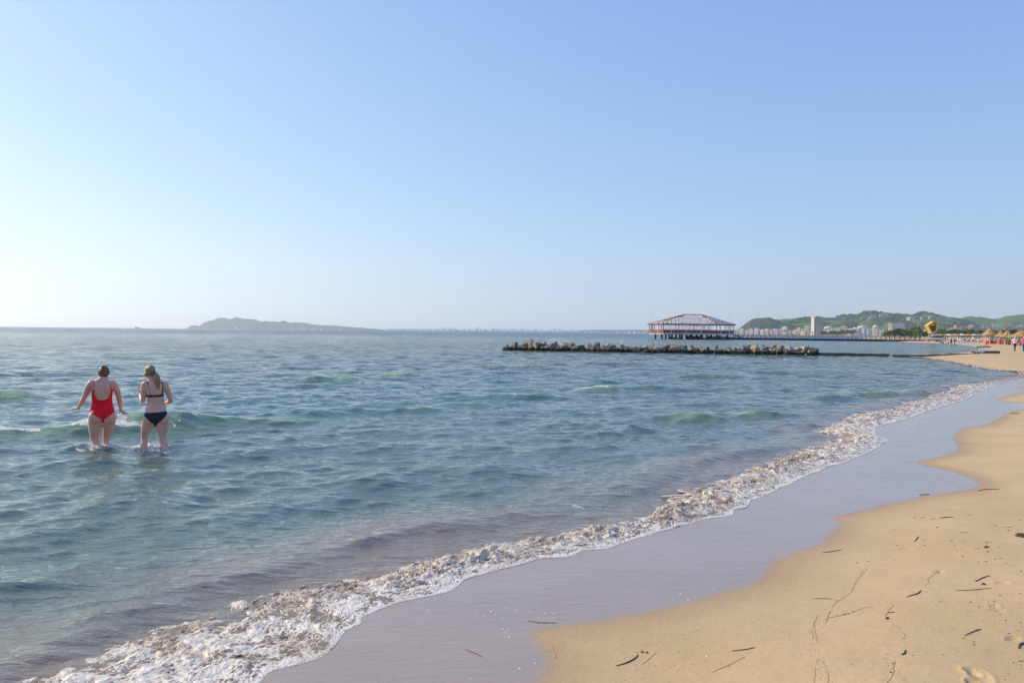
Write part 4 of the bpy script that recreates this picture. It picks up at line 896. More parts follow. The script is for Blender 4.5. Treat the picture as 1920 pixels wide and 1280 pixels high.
kb = G(1845, 142); kb_ = empty('rowing_board', kb, R(4), label='dark flat board lying on the sand at the feet of the person in red', cat='board')
MB().box((0, 0, .16), (2.4, .6, .18), bev=.06).build('board_body', mat('dark_green_board', (.03, .045, .035), .5), kb_); MB().box((0, -.02, .262), (2.2, .45, .02)).build('deck_pad', mat('yellowish_board_top', (.45, .42, .2), .6), kb_)
for i, (px, Y, w_, l_) in enumerate(((1669, 272, 3.4, 'beige upturned dinghy lying at the water by the pier base'), (1708, 262, 1.6, 'small white dinghy at the shore end of the pier'), (1807, 225, 1.7, 'small navy and white craft parked on the sand right of the white post'))):
    z_ = .05 if i < 2 else ground(*Q(px, Y)[:2]); e = empty('dinghy', (*Q(px, Y)[:2], z_), label=l_, cat='dinghy'); h0 = loft_rows(hull(w_, w_ * .42, .35 if i < 2 else .6, 8))
    h0.build('hull', mat('beige_dinghy_hull', (.5, .42, .3), .6) if i == 0 else gel, e); MB().box((.1 * w_, 0, .40 if i < 2 else .72), (w_ * .45, w_ * .3, .12 if i < 2 else .4), bev=.03).build('seat' if i < 2 else 'cover', beam if i < 2 else navyc, e)

# ------------------------------------------------------------------ thatched huts, parasols, loungers
def thatch_mat(name, a, b):
    m = mat(name, a, .95, spec=.1); nb = NB(m); tc = nb.n('ShaderNodeTexCoord').outputs['Object']; n = nb.noise(8, 5, nb.mapping(tc, (3, 3, .5)), .65); nb.l(nb.mix(nb.rng(n, .35, .65, 0, 1), a, b), nb.b.inputs['Base Color']); nb.l(nb.bump(n, 1, .06), nb.b.inputs['Normal']); return m
th = thatch_mat('straw_thatch', (.30, .17, .075), (.50, .33, .16)); woodp = mat('hut_wood', (.30, .2, .12), .8, var=.2)
def shaggy(prof, seg=28, seed=0):
    r = random.Random(seed); m_ = MB().lathe(prof, seg)
    for v in m_.bm.verts: d_ = Vector((v.co.x, v.co.y, 0)); v.co += d_ * r.uniform(-.05, .05) + Vector((0, 0, r.uniform(-.06, .04)))
    return m_
kk = G(1856, 192); ki = empty('beach_kiosk', kk, label='round beach kiosk with a two-tier thatched roof, white posts and a red counter', cat='kiosk')
shaggy([(1.95, 2.15), (1.9, 2.25), (1.1, 2.9), (.75, 3.0)], 28, 1).build('lower_roof', th, ki); shaggy([(1.05, 2.95), (1.0, 3.05), (.4, 3.55), (.06, 3.95)], 24, 2).build('upper_roof', th, ki)
for i in range(8): a = i * math.pi / 4 + .2; MB().bar((1.35 * math.cos(a), 1.35 * math.sin(a), 0), (1.35 * math.cos(a), 1.35 * math.sin(a), 2.3), .06, 6).build('post', whitew, ki)
MB().lathe([(1.3, .0), (1.3, .62), (1.42, .64), (1.42, .72)], 16).build('counter', c_red, ki); MB().lathe([(.8, .72), (.8, 2.2)], 12).build('inner_wall', mat('pale_kiosk_wall', (.5, .5, .42), .7, var=.2), ki)
def hut(px, Y, r, h0, h1, label, seed, n=6):
    e = empty('thatched_shelter', G(px, Y), label=label, cat='shelter', group='thatched beach shelters'); shaggy([(r, h0), (r * .97, h0 + .12), (r * .55, h0 + (h1 - h0) * .45), (r * .22, h0 + (h1 - h0) * .8), (.05, h1)], 24, seed).build('thatch_roof', th, e)
    for i in range(n): a = i * 2 * math.pi / n; MB().bar((r * .72 * math.cos(a), r * .72 * math.sin(a), 0), (r * .72 * math.cos(a), r * .72 * math.sin(a), h0 + .3), .06, 5).build('post', woodp, e)
    MB().box((0, 0, .55), (r * .8, r * .5, 1.1)).build('counter', c_red if seed % 2 else woodp, e)
hut(1877, 180, 1.2, 1.75, 3.15, 'narrow thatched shelter just right of the round kiosk', 3); hut(1889, 172, 1.5, 1.7, 3.1, 'wider thatched shelter with a pointed roof, between kiosk and big roof', 4)
hut(1916, 158, 2.6, 1.65, 3.0, 'big thatched shelter with red trim at the right edge, behind the walkers', 5, 8)
canv = mat('white_canvas', (.62, .60, .60), .8, var=.08); lilac = mat('mauve_canvas', (.30, .26, .36), .8, var=.1); sling = mat('blue_white_lounger', (.38, .42, .58), .7, var=.2)
pm = [(th, 'straw'), (canv, 'white'), (lilac, 'mauve')]; cnt = [0, 0, 0]; spots = []
protos = {}
for i in range(34):
    px = 1757 + i * 4.55 + rnd.uniform(-1, 1); Y = rnd.uniform(228, 300); k = rnd.choices([0, 1, 2], [5, 3, 3])[0]; spots.append((px, Y, k))
spots.sort()
for px, Y, k in spots:
    cnt[k] += 1; g_ = G(px, Y)
    if k not in protos:
        e = empty('beach_parasol', g_); MB().bar((0, 0, 0), (0, 0, 2.3), .035, 6).build('pole', whitew, e)
        (shaggy([(1.15, 1.95), (1.12, 2.02), (.5, 2.35), (.05, 2.55)], 14, 9) if k == 0 else MB().lathe([(1.3, 2.0), (1.28, 2.04), (.65, 2.3), (.03, 2.5)], 8)).build('canopy', pm[k][0], e); protos[k] = e
    else: e = copy_tree(protos[k]); e.location = g_; e.rotation_euler.z = rnd.uniform(0, 6)
    tag(e, f'{pm[k][1]} beach parasol, {ordn(cnt[k])} {pm[k][1]} one from the left in the crowded rows before the shrubs', 'parasol', 'parasols on the far beach')
lg = None
for i in range(40):
    px = 1762 + i * 3.9 + rnd.uniform(-1, 1); Y = rnd.uniform(205, 262); g_ = G(px, Y)
    if lg is None:
        lg = e = empty('sun_lounger', g_, R(70)); MB().box((.25, 0, .32), (1.3, .6, .07), bev=.02).build('seat', sling, e); MB().prism([(-.4, -.3, .30), (-.95, -.3, .72), (-.98, -.3, .68), (-.4, -.3, .25)], (0, 1, 0), .6).build('backrest', sling, e)
        for x in (-.3, .8):
            for y_ in (-.25, .25): MB().box((x, y_, .14), (.06, .06, .3)).build('leg', whitew, e)
    else: e = copy_tree(lg); e.location = g_; e.rotation_euler.z = R(rnd.uniform(20, 120))
    tag(e, f'blue and white sun lounger, {ordn(i + 1)} from the left among the parasols on the far beach', 'sun lounger', 'sun loungers on the far beach')
vb = G(1800.7, 182); e = empty('volleyball_net', vb, label='white post and net of a beach volleyball court near the far water', cat='net')
MB().bar((0, 0, 0), (0, 0, 1.75), .06, 6).build('post', whitew, e); MB().bar((2.5, 9, 0), (2.5, 9, 2.4), .06, 6).build('post', whitew, e)
m_ = MB()
for k in range(5): m_.bar((0, 0, 1.0 + k * .17), (2.5, 9, 1.4 + k * .2), .012, 4)
m_.build('net', whitew, e)

# ------------------------------------------------------------------ buoys, ship, gull
bum = mat('black_buoy', (.02, .02, .025), .5); B0 = None; bl = [(127,621.5),(134,620.3),(201,623),(225,623),(239,623.8),(265,623.4),(290,624.8),(373,625.5),(444,626),(481,626),(528,627.2),(611,628),(662,629.4),(715,630)]
for i, (px, py) in enumerate(bl):
    Y = EYE * F / (py - hor(px))
    if B0 is None: B0 = e = empty('buoy', Q(px, Y)); MB().lathe([(.05, -.2), (.22, -.12), (.30, .05), (.26, .22), (.12, .32), (.05, .36)], 12).build('float', bum, e, True); MB().bar((0, 0, .34), (0, 0, .62), .035, 6).build('top_mark', bum, e)
    else: e = copy_tree(B0); e.location = Q(px, Y)
    tag(e, f'small black buoy far out on the open sea, {ordn(i + 1)} from the left in the line', 'buoy', 'line of small buoys')
shp = Q(258, 4700); e = empty('cargo_ship', shp, label='tiny grey cargo ship on the horizon at the far left', cat='ship'); sg = mat('grey_ship_paint', (.10, .12, .15), .6); sg2 = mat('pale_ship_paint', (.3, .32, .36), .6)
h0 = loft_rows(hull(36, 8, 3.2, 10)); h0.build('hull', sg, e); MB().box((-9, 0, 6.3), (8, 6, 6.5), bev=.3).box((-9, 0, 10), (4, 4, 2)).build('superstructure', sg, e); MB().bar((11, 0, 3), (11, 0, 7.5), .5, 6).build('mast', sg2, e); MB().box((4, 0, 4), (14, 5.5, 1.6), bev=.2).build('cargo_hatch', sg2, e)
gu = Q(1476, 225); e = empty('gull', (*gu[:2], 0.02), label='white gull resting on the water in front of the pier', cat='gull')
s = Soup(); s.loft([(-.26, 0, .10, .02), (-.12, 0, .10, .08), (.05, 0, .10, .10), (.17, 0, .13, .07), (.22, 0, .22, .045), (.25, 0, .27, .05), (.31, 0, .265, .025), (.37, 0, .255, .010)], 4, 12); s.ell((-.02, .06, .13), (.2, .05, .06)); s.ell((-.02, -.06, .13), (.2, .05, .06)); link('body', s.fuse(.015, 2), gel, e)
# ------------------------------------------------------------------ hills, far coast, town
def ridge_land(name, prof, Yc, depth_f, depth_b, m_, label, rough, seed, nx_=None, base=0.5, jag=1.0):
    prof = sorted(prof); px = np.array([p[0] for p in prof], float); py = np.array([p[1] for p in prof], float)
    n = nx_ or int((px[-1] - px[0]) * 1.6); U = np.linspace(px[0], px[-1], n); top = np.interp(U, px, py); hz = np.array([hor(u) for u in U])
    Zc = EYE + (hz - top) * Yc / F; Xc = (U - 960) / F * Yc; nv = 46; v = np.concatenate([np.linspace(-1, 0, nv), np.linspace(0, 1, 24)[1:]])
    V, Uu = np.meshgrid(v, np.arange(n), indexing='ij'); Yg = Yc + np.where(V < 0, V * depth_f, V * depth_b); Xg = Xc[Uu] * Yg / Yc
    sh = np.clip(1 - np.abs(V), 0, 1) ** 0.85; Zg = base + (Zc[Uu] - base) * sh
    nz = fbm(Xg / rough + seed, Yg / rough, 5, seed); spur = np.abs(fbm(Xg / (rough * 1.4), Yg / (rough * 4), 3, seed + 9))
    hscale = np.maximum(Zc[Uu], 4); Zg += hscale * sh * (1 - sh) * (1.1 * nz - 0.9 * spur) * jag + hscale * 0.06 * jag * fbm(Xg / (rough * .18), Yg / (rough * .18), 3, seed + 5) * sh
    Zg = np.minimum(Zg, Zc[Uu] * (0.25 + .75 * sh) + 1.0 + hscale * .03); Zg[0] = -1; Zg[-1] = -1
    co = np.stack([Xg, Yg, Zg], -1).reshape(-1, 3); o = link(name, np_mesh(name, co, grid_faces(*Xg.shape)), m_); tag(o, label, 'hills', kind='structure'); return o, (Xg, Yg, Zg)
def hill_mat(name, g1, g2, soil, sc):
    m = mat(name, g1, 1.0, spec=0.0); nb = NB(m); pos = nb.pos(); a = nb.noise(1 / sc, 6, pos, .6); b = nb.noise(4.2 / sc, 5, pos, .7)
    c = nb.mix(nb.rng(a, .42, .58, 0, 1), g1, g2); c = nb.mix(nb.rng(b, .55, .66, 0, .8), c, soil); nb.l(c, nb.b.inputs['Base Color']); nb.l(nb.bump(b, 1, sc * .12), nb.b.inputs['Normal']); return m
hm1 = hill_mat('green_hill_scrub', (.035, .095, .025), (.12, .20, .045), (.20, .18, .09), 160); hm2 = hill_mat('dark_hill_scrub', (.04, .055, .04), (.07, .09, .05), (.25, .19, .14), 120); hm3 = hill_mat('headland_scrub', (.02, .035, .045), (.035, .055, .06), (.12, .12, .12), 400)
bump_p = [(1372, 626), (1380, 620), (1389, 613), (1398, 605.5), (1408, 598.5), (1418, 596.5), (1430, 595.5), (1442, 595.3), (1450, 597.5), (1458, 601), (1470, 607), (1490, 616), (1505, 624)]
ridge_land('hills', bump_p, 3350, 420, 400, hm2, 'rounded dark hill with a bare cliff at the left end of the green range', 150, 3, 240)
main_p = [(1420, 618), (1438, 606), (1455, 599), (1487, 599), (1498, 597.7), (1517, 595.5), (1544, 597.7), (1564, 594.8), (1582, 591), (1600, 590.5), (1612, 589.7), (1617, 584.5), (1624, 583.5), (1631, 582.6), (1640, 584), (1648, 587.5), (1673, 588.3), (1690, 590), (1707, 591), (1718, 588), (1730, 586), (1750, 588), (1762, 590), (1775, 594), (1797, 597), (1815, 603), (1850, 612), (1880, 622)]
_, HM = ridge_land('hills', main_p, 4000, 900, 700, hm1, 'long green wooded ridge behind the town with scattered pale houses', 260, 7, 620)
right_p = [(1740, 612), (1765, 601), (1790, 597.5), (1806, 595), (1820, 593), (1834, 593.5), (1847, 595.2), (1858, 597.3), (1867, 597.6), (1880, 594), (1900, 590.6), (1920, 589.2), (1945, 586), (1990, 582), (2060, 584), (2150, 592), (2260, 600), (2400, 604), (2600, 615)]
ridge_land('hills', right_p, 4700, 1100, 900, hm1, 'smooth green hills continuing to the right edge behind the beach huts', 330, 12, 640)
head_p = [(345, 617), (351, 615), (357.5, 610), (368, 609.5), (372, 612), (380, 606), (390, 601.6), (401, 599.9), (408, 595.5), (421, 595.9), (427.5, 598), (434, 596.5), (442, 594.5), (450, 596), (458, 597), (480, 599), (491, 603), (500, 601), (507, 604), (512, 602), (521.6, 603.8), (531, 600.4), (543, 605), (554, 604), (572, 605), (585, 608.2), (602, 609.5), (624, 609.7), (646, 612.2), (677, 614), (690, 616), (699, 615.8), (712, 617.2), (730, 617.8), (760, 618.4)]
ridge_land('headland', head_p, 9000, 650, 700, hm3, 'hazy blue-grey headland across the bay at the left', 420, 19, 520)[0]['category'] = 'headland'
strip_p = [(715, 618.2), (800, 619.2), (900, 620.2), (1000, 621.2), (1060, 621.6), (1085, 619), (1110, 618.2), (1150, 618.4), (1180, 618), (1215, 618.6), (1240, 620), (1300, 621), (1380, 622), (1420, 623)]
ridge_land('far_coast', strip_p, 8300, 500, 500, hm2, 'thin low strip of dark wooded coast across the bay', 200, 23, 500)[0]['category'] = 'coast'

# woods on the ridges: clumps nobody could count
ico = bmesh.new(); bmesh.ops.create_icosphere(ico, subdivisions=1, radius=1); IV = np.array([v.co[:] for v in ico.verts]); IF = np.array([[v.index for v in f.verts] for f in ico.faces]); ico.free()
def woods(name, g, n, size, m_, label, seed, vmax=None):
    Xg, Yg, Zg = g; rg = np.random.default_rng(seed); i = rg.integers(1, 47, n * 6); j = rg.integers(0, Xg.shape[1], n * 6)
    dn = fbm(Xg[i, j] / 110, Yg[i, j] / 160, 4, seed); k = np.argsort(-dn + rg.random(n * 6) * .35)[:n]; i, j = i[k], j[k]
    c = np.stack([Xg[i, j] + rg.normal(0, 4, n), Yg[i, j] + rg.normal(0, 8, n), Zg[i, j]], -1); s_ = size * rg.uniform(.6, 1.5, (n, 1, 1)) * np.array([1.25, 1.25, .85])
    co = (IV[None] * (1 + .25 * rg.normal(size=(n, len(IV), 1))) * s_ + c[:, None]).reshape(-1, 3); q = (IF[None] + (np.arange(n) * len(IV))[:, None, None]).reshape(-1, 3)
    tag(link(name, np_mesh(name, co, q, False), m_), label, 'woods', kind='stuff')
leafd = mat('dark_wood_leaves', (.022, .05, .018), .9, spec=.1, var=.4, vscale=.05)
woods('hill_woods', HM, 5200, 6.0, leafd, 'dark tree clumps covering the green ridge behind the town', 5)

# ---- town buildings
def facade(name, base, win=(.10, .12, .16), sx=3.4, sz=3.1):
    m = mat(name, base, .85, spec=.2); nb = NB(m); tc = nb.n('ShaderNodeTexCoord').outputs['Object']; sp = nb.n('ShaderNodeSeparateXYZ'); nb.l(tc, sp.inputs[0])
    nz = nb.n('ShaderNodeSeparateXYZ'); g = nb.n('ShaderNodeNewGeometry'); nb.l(g.outputs['Normal'], nz.inputs[0])
    hx = nb.math('FRACT', nb.math('DIVIDE', nb.math('ADD', sp.outputs[0], sp.outputs[1]), sx)); hz = nb.math('FRACT', nb.math('DIVIDE', sp.outputs[2], sz))
    wx = nb.math('MULTIPLY', nb.math('GREATER_THAN', hx, .30), nb.math('LESS_THAN', hx, .68)); wz = nb.math('MULTIPLY', nb.math('GREATER_THAN', hz, .32), nb.math('LESS_THAN', hz, .78))
    w = nb.math('MULTIPLY', nb.math('MULTIPLY', wx, wz), nb.math('LESS_THAN', nb.math('ABSOLUTE', nz.outputs[2]), .5))
    c = nb.mix(nb.rng(nb.noise(.25, 4, tc), .35, .65, 0, .25), base, tuple(v * .75 for v in base)); nb.l(nb.mix(w, c, win), nb.b.inputs['Base Color']); return m
cols = {'cream': (.70, .60, .44), 'white': (.74, .72, .68), 'peach': (.68, .47, .34), 'pink': (.62, .42, .38), 'beige': (.55, .45, .34), 'pale yellow': (.72, .62, .38), 'lilac': (.46, .42, .52), 'grey': (.42, .42, .44)}
FM = {k: facade(k.replace(' ', '_') + '_facade', v) for k, v in cols.items()}; roof_r = mat('tile_red_roof', (.40, .15, .08), .85, var=.15); roof_w = mat('flat_roof_screed', (.55, .52, .48), .9, var=.1)
n_b = [0]
def building(x0, x1, yt, colr, Y, label, roof='flat', group='buildings of the town behind the pier', yb=None, rz=None):
    w = (x1 - x0) * Y / F; px = (x0 + x1) / 2; zb = 1.0 if yb is None else EYE + (hor(px) - yb) * Y / F; zt = EYE + (hor(px) - yt) * Y / F; H_ = max(zt - zb, 3.5); r = random.Random(int(px * 13 + Y))
    n_b[0] += 1; rz = r.uniform(-.9, -.3) if rz is None else rz; e = empty('apartment_building' if H_ > 12 else 'house', (*Q(px, Y)[:2], zb), rz, label=label, cat='building', group=group)
    d = min(w * r.uniform(.6, .9), 26); w_ = w * .93; m_ = MB(); hb = H_ * (.93 if roof == 'flat' else .78); m_.box((0, 0, hb / 2 - 1), (w_, d, hb + 2))
    m_.build('wall', FM[colr], e)
    if H_ > 12:
        for k in range(1, int(hb / 3.1)):
            if k % 2 == 0 or H_ < 30: MB().box((r.choice([-.2, .2]) * w_ if r.random() < .3 else 0, -d / 2 - .55, k * 3.1 + .1), (w_ * r.choice([.35, .6, .8]), 1.1, .9)).build('balcony', FM[colr] if k % 3 else roof_w, e)
    if roof == 'flat': rf = MB().box((0, 0, hb + .25), (w_ * 1.03, d * 1.03, .5)).build('roof', roof_w, e); q_ = MB().box((r.uniform(-.25, .25) * w_, 0, hb + .5 + H_ * .035), (w_ * .3, d * .4, H_ * .07)).build('stair_house', FM[colr], e)
    elif roof == 'dome': MB().lathe([(w_ * .5 * math.cos(a), hb + math.sin(a) * H_ * .24) for a in np.linspace(0, 1.45, 8)], 16).build('roof', roof_w, e)
    else: MB().prism([(-w_ * .54, -d * .55, hb), (w_ * .54, -d * .55, hb), (0, -d * .55, H_)], (0, 1, 0), d * 1.1).build('roof', roof_r, e)
    return e
T7 = lambda v: 1360 + v / 6.857
T8 = lambda v: 1600 + v / 6
town = [(105, 145, 327, 'cream'), (147, 178, 333, 'beige'), (183, 220, 336, 'beige'), (225, 274, 334, 'peach'), (283, 364, 306, 'pink'), (367, 428, 308, 'white'), (440, 500, 326, 'pale yellow'), (506, 560, 313, 'pale yellow'), (563, 610, 330, 'peach'), (606, 655, 313, 'white'), (657, 680, 318, 'lilac'), (684, 728, 322, 'white'),
        (735, 800, 284, 'cream'), (738, 822, 322, 'cream'), (824, 880, 332, 'peach'), (884, 918, 325, 'white'), (918, 962, 300, 'cream'), (960, 1022, 316, 'pale yellow'), (1022, 1082, 273, 'cream'), (1030, 1100, 350, 'peach'), (1112, 1168, 332, 'pink'), (1168, 1212, 337, 'peach'), (1204, 1256, 337, 'lilac'),
        (1330, 1398, 316, 'beige'), (1400, 1482, 302, 'peach'), (1480, 1560, 277, 'peach'), (1562, 1622, 311, 'white'), (1690, 1742, 318, 'white'), (1744, 1828, 342, 'cream'), (1832, 1915, 326, 'white')]
for i, (a, b, t_, c_) in enumerate(town):
    Y = 2650 + rnd.uniform(-60, 320) * (1 if i % 2 else .3)
    building(T7(a), T7(b), 570 + t_ / 6.857, c_, Y, f'{c_} {"tall" if t_ < 306 else "mid-rise" if t_ < 325 else "low"} building in the town row over the pier, {ordn(i + 1)} from the left', rz=rnd.uniform(-.95, -.5))
building(T7(1262), T7(1385), 570 + 285 / 6.857, 'beige', 2900, 'mauve-roofed hall with a shallow domed roof right of the tower block', 'dome')
building(T7(1625), T7(1705), 570 + 300 / 6.857, 'lilac', 2600, 'round lilac hall with a low dome in the town, left of the white domes', 'dome'); building(T7(1700), T7(1822), 570 + 278 / 6.857, 'white', 2750, 'white hall with a wide pale dome in the middle of the town', 'dome')
for i in range(80):
    px_ = rnd.uniform(1376, 1706); hh_ = rnd.uniform(3.5, 8.5); w_2 = rnd.uniform(3, 7.5); c_ = rnd.choice(['white', 'cream', 'peach', 'pale yellow', 'white', 'pink'])
    if 1512 < px_ < 1546: hh_ = 4
    building(px_ - w_2 / 2, px_ + w_2 / 2, 627 - hh_ - rnd.uniform(0, 4), c_, rnd.uniform(2350, 3000), f'small {c_} building filling the town behind the pier', 'gable' if i % 4 == 0 else 'flat', f'small {c_} buildings filling the town', rz=rnd.uniform(-1.0, -.5))
# the tower block
tx0, tx1 = T7(1097), T7(1245); Y = 2450; w = (tx1 - tx0) * Y / F * .9; H_ = (626 - 590) * Y / F; e = empty('tower_block', (*Q((tx0 + tx1) / 2, Y)[:2], 1), R(24), label='tall lilac-grey silo-like tower block standing above the pier and the town', cat='tower'); lm = mat('mauve_shade_concrete', (.20, .19, .26), .85, var=.1, vscale=.05); cm_ = mat('cream_tower_side', (.62, .55, .47), .85, var=.1)  # the shade on the tower's front is worked into this mauve base colour
MB().box((0, 0, H_ * .27), (w * .78, w * .62, H_ * .54)).build('lower_block', lm, e); MB().box((.02 * w, 0, H_ * .76), (w * .84, w * .66, H_ * .46)).build('upper_block', lm, e); MB().box((-w * .46, 0, H_ * .48), (w * .14, w * .4, H_ * .98)).build('stair_tower', cm_, e)
MB().box((.02 * w, 0, H_ * .545), (w * .88, w * .70, 1.6)).build('ledge', cm_, e)
for k in range(6): MB().box(((-.32 + k * .13) * w, -w * .31 - .6, H_ * .26), (w * .05, 1.2, H_ * .5)).build('pilaster', cm_, e)
for k in range(9): MB().box(((-.34 + k * .09) * w, -w * .335, H_ * .77), (w * .014, .9, H_ * .42)).build('rib', cm_, e)
MB().box((-.05 * w, 0, H_ * 1.0), (w * .4, w * .3, H_ * .03)).build('roof_housing', cm_, e)
near_t = [(0, 78, 272, 'lilac', 'flat'), (38, 132, 246, 'white', 'dome'), (160, 212, 284, 'white', 'flat'), (216, 282, 236, 'cream', 'dome'), (213, 292, 288, 'white', 'flat'), (292, 342, 286, 'grey', 'flat'), (342, 388, 218, 'beige', 'flat'), (390, 440, 206, 'cream', 'flat'), (442, 482, 216, 'cream', 'flat'), (480, 576, 211, 'lilac', 'flat'), (340, 470, 284, 'white', 'flat'), (472, 602, 290, 'pink', 'flat'), (60, 110, 330, 'white', 'flat')]
for i, (a, b, t_, c_, rf) in enumerate(near_t): building(T8(a), T8(b), 570 + t_ / 6, c_, 2300 + (i % 3) * 90, f'{c_} {"domed" if rf == "dome" else "flat-roofed"} block near the lifeguard tower, {ordn(i + 1)} from left', rf, 'buildings left of the lifeguard tower', yb=627.5, rz=rnd.uniform(-.8, -.3))
hill_h = [(160, 190, 136, 150), (192, 214, 130, 142), (216, 252, 126, 142), (308, 384, 92, 124), (286, 312, 112, 126), (600, 640, 148, 162), (636, 684, 130, 156), (770, 822, 292, 304), (845, 870, 290, 304), (750, 775, 138, 150), (836, 860, 136, 148), (990, 1030, 274, 290), (1040, 1085, 270, 290), (1090, 1118, 264, 284), (1128, 1165, 262, 280), (1170, 1200, 250, 272), (1205, 1240, 254, 276), (1278, 1322, 250, 268), (1290, 1330, 274, 292), (1338, 1376, 246, 262), (1300, 1345, 234, 248),
          (1385, 1402, 258, 346), (1402, 1440, 262, 346), (1442, 1470, 240, 262), (1474, 1516, 236, 256), (1560, 1600, 246, 262), (1620, 1650, 262, 280), (1690, 1728, 224, 244), (1732, 1770, 236, 252), (1700, 1752, 250, 268), (1775, 1812, 246, 262), (1868, 1896, 240, 262), (1900, 1940, 250, 270), (1130, 1160, 232, 246), (1560, 1588, 226, 240), (1250, 1275, 262, 280), (1660, 1688, 240, 260), (1830, 1862, 244, 262)]
for i, (a, b, t_, bt_) in enumerate(hill_h):
    c_ = rnd.choice(['white', 'white', 'cream', 'peach', 'pink', 'beige']); Y = 3100 if t_ < 160 else 1500
    if t_ < 160: Y = 3480
    tall = bt_ - t_ > 60
    if tall: c_ = 'white' if i % 2 else 'lilac'
    building(T8(a), T8(b), 570 + t_ / 6, c_, Y, (f'{c_} house high on the green ridge, {ordn(i + 1)} from the left' if t_ < 160 else f'{c_} {"five-storey block" if tall else "house"} at the foot of the right hills, {ordn(i + 1)} from left'), 'flat' if (i % 3 or tall) else 'gable', 'scattered houses on the hills', yb=570 + bt_ / 6 + 3)
# far skyline across the bay: tiny blocks, all alike
SK = [mat('skyline_cream', (.80, .72, .64), .9), mat('skyline_white', (.80, .78, .76), .9), mat('skyline_grey', (.55, .55, .58), .9)]
px = 722.0; i = 0
while px < 1218:
    dense_ = 1 if 770 < px < 1090 else .6; w = rnd.uniform(2.0, 4.2); Y = 7850 + rnd.uniform(-60, 120); hgt = rnd.uniform(2.8, 6.6) * (1 if px < 1090 else .7) * np.interp(px, [722, 790, 930, 1000, 1060, 1218], [.45, .8, 1.1, 1.1, 1.0, .9]); wl_ = w * Y / F
    m_ = MB().box((0, 0, hgt * Y / F / 2 + 1), (wl_, 20, hgt * Y / F + 6)).box((wl_ * rnd.uniform(-.25, .25), 0, hgt * Y / F + 5.5), (wl_ * .35, 10, 4)); o = m_.build('distant_building', rnd.choice(SK)); o.location = (*Q(px, Y)[:2], 0)
    tag(o, 'tiny pale block in the hazy skyline along the far side of the bay', 'building', 'far skyline across the bay'); px += w + rnd.uniform(.3, 2.2) / dense_; i += 1
for px in (442, 452, 548, 560, 566, 571, 585, 589, 601, 636, 731, 736):
    Y = 8350 if px < 700 else 8200; w = rnd.uniform(1.2, 2.4) * Y / F; h_z = rnd.uniform(2.5, 5) * Y / F; o = MB().box((0, 0, h_z / 2), (w, 14, h_z)).box((0, 0, h_z + 1.5), (w * .4, 8, 3)).build('distant_building', SK[1]); o.location = (*Q(px, Y)[:2], 2)
    tag(o, 'tiny white block at the foot of the hazy headland', 'building', 'white blocks below the headland')

# ---- trees in front of the town and hills
leafm = [mat('bright_tree_leaves', (.12, .19, .03), .8, spec=.15, var=.45, vscale=.9), mat('deep_tree_leaves', (.055, .115, .03), .8, spec=.15, var=.45, vscale=.9), mat('olive_tree_leaves', (.10, .11, .045), .8, spec=.15, var=.4, vscale=.9)]; bark = mat('tree_bark', (.09, .065, .045), .9, var=.3)
def tree_proto(k, H_):
    r = random.Random(900 + k); e = empty('tree', (0, 0, 0)); m_ = MB(); m_.bar((0, 0, -.3), (.1, 0, H_ * .4), .22, 7, .14); lobes = []
    for i in range(7):
        a = r.uniform(0, 6.28); q_ = r.uniform(.1, .42) * H_ * .6; c = Vector((q_ * math.cos(a), q_ * math.sin(a), H_ * r.uniform(.42, .88))); lobes.append((c, H_ * r.uniform(.14, .25))); m_.bar((.1, 0, H_ * .32), c, .10, 5, .04)
    m_.build('trunk', bark, e); n = 520; rg = np.random.default_rng(k); pts = []; 
    for i in range(n):
        c, R_ = lobes[i % 7]; v = rg.normal(size=3); v /= np.linalg.norm(v); pts.append(np.array(c) + v * np.array([1.2, 1.2, .8]) * R_ * rg.uniform(.55, 1.08))
    pts = np.array(pts); s_ = rg.uniform(.16, .42, (n, 1, 1)) * H_ / 7; A = rg.normal(size=(n, 1, 3)); A /= np.linalg.norm(A, axis=2, keepdims=True); B = rg.normal(size=(n, 1, 3)); B -= (B * A).sum(2, keepdims=True) * A; B /= np.linalg.norm(B, axis=2, keepdims=True)
    sq = np.array([[-1, -.6], [1, -.5], [.8, .7], [-.7, .6]])[None]; co = (pts[:, None] + s_ * (A * sq[..., :1] + B * sq[..., 1:])).reshape(-1, 3)
    o = link('crown', np_mesh('crown', co, np.arange(4 * n).reshape(-1, 4), False), leafm[k % 3], e); KIDS.setdefault(e.name, []).append(o); return e
protos_t = [tree_proto(k, h_) for k, h_ in enumerate((7.0, 8.5, 6.5, 7.5, 9.0, 6.0))]; used = set(); tn = ['bright green', 'deep green', 'olive green']
def plant(px, Y, sc, k, group, where, i):
    if k in used: e = copy_tree(protos_t[k])
    else: e = protos_t[k]; used.add(k)
    e.location = (*Q(px, Y)[:2], ground(*Q(px, Y)[:2]) - .2); sc *= 1.35; e.scale = (sc * 1.15, sc * 1.15, sc); e.rotation_euler.z = rnd.uniform(0, 6.28); tag(e, f'{tn[k % 3]} tree, {ordn(i)} from left {where}', 'tree', group)
for i, px in enumerate(np.linspace(1662, 1738, 26)): plant(px + rnd.uniform(-1, 1), rnd.uniform(560, 700), rnd.uniform(.45, .8), rnd.randrange(6), 'trees behind the shore end of the pier', 'behind the pier shore end', i + 1)
for i, px in enumerate(np.linspace(1756, 1945, 62)): plant(px + rnd.uniform(-1.5, 1.5), rnd.uniform(520, 720), rnd.uniform(.45, .75) * (1 if px < 1835 else .95), rnd.randrange(6), 'trees behind the beach rows', 'behind the parasols and huts', i + 1)
for i, px in enumerate(np.linspace(1542, 1600, 12)): plant(px, rnd.uniform(1900, 2100), rnd.uniform(1.0, 1.6), 1, 'trees in the town', 'right of the tower block', i + 1)

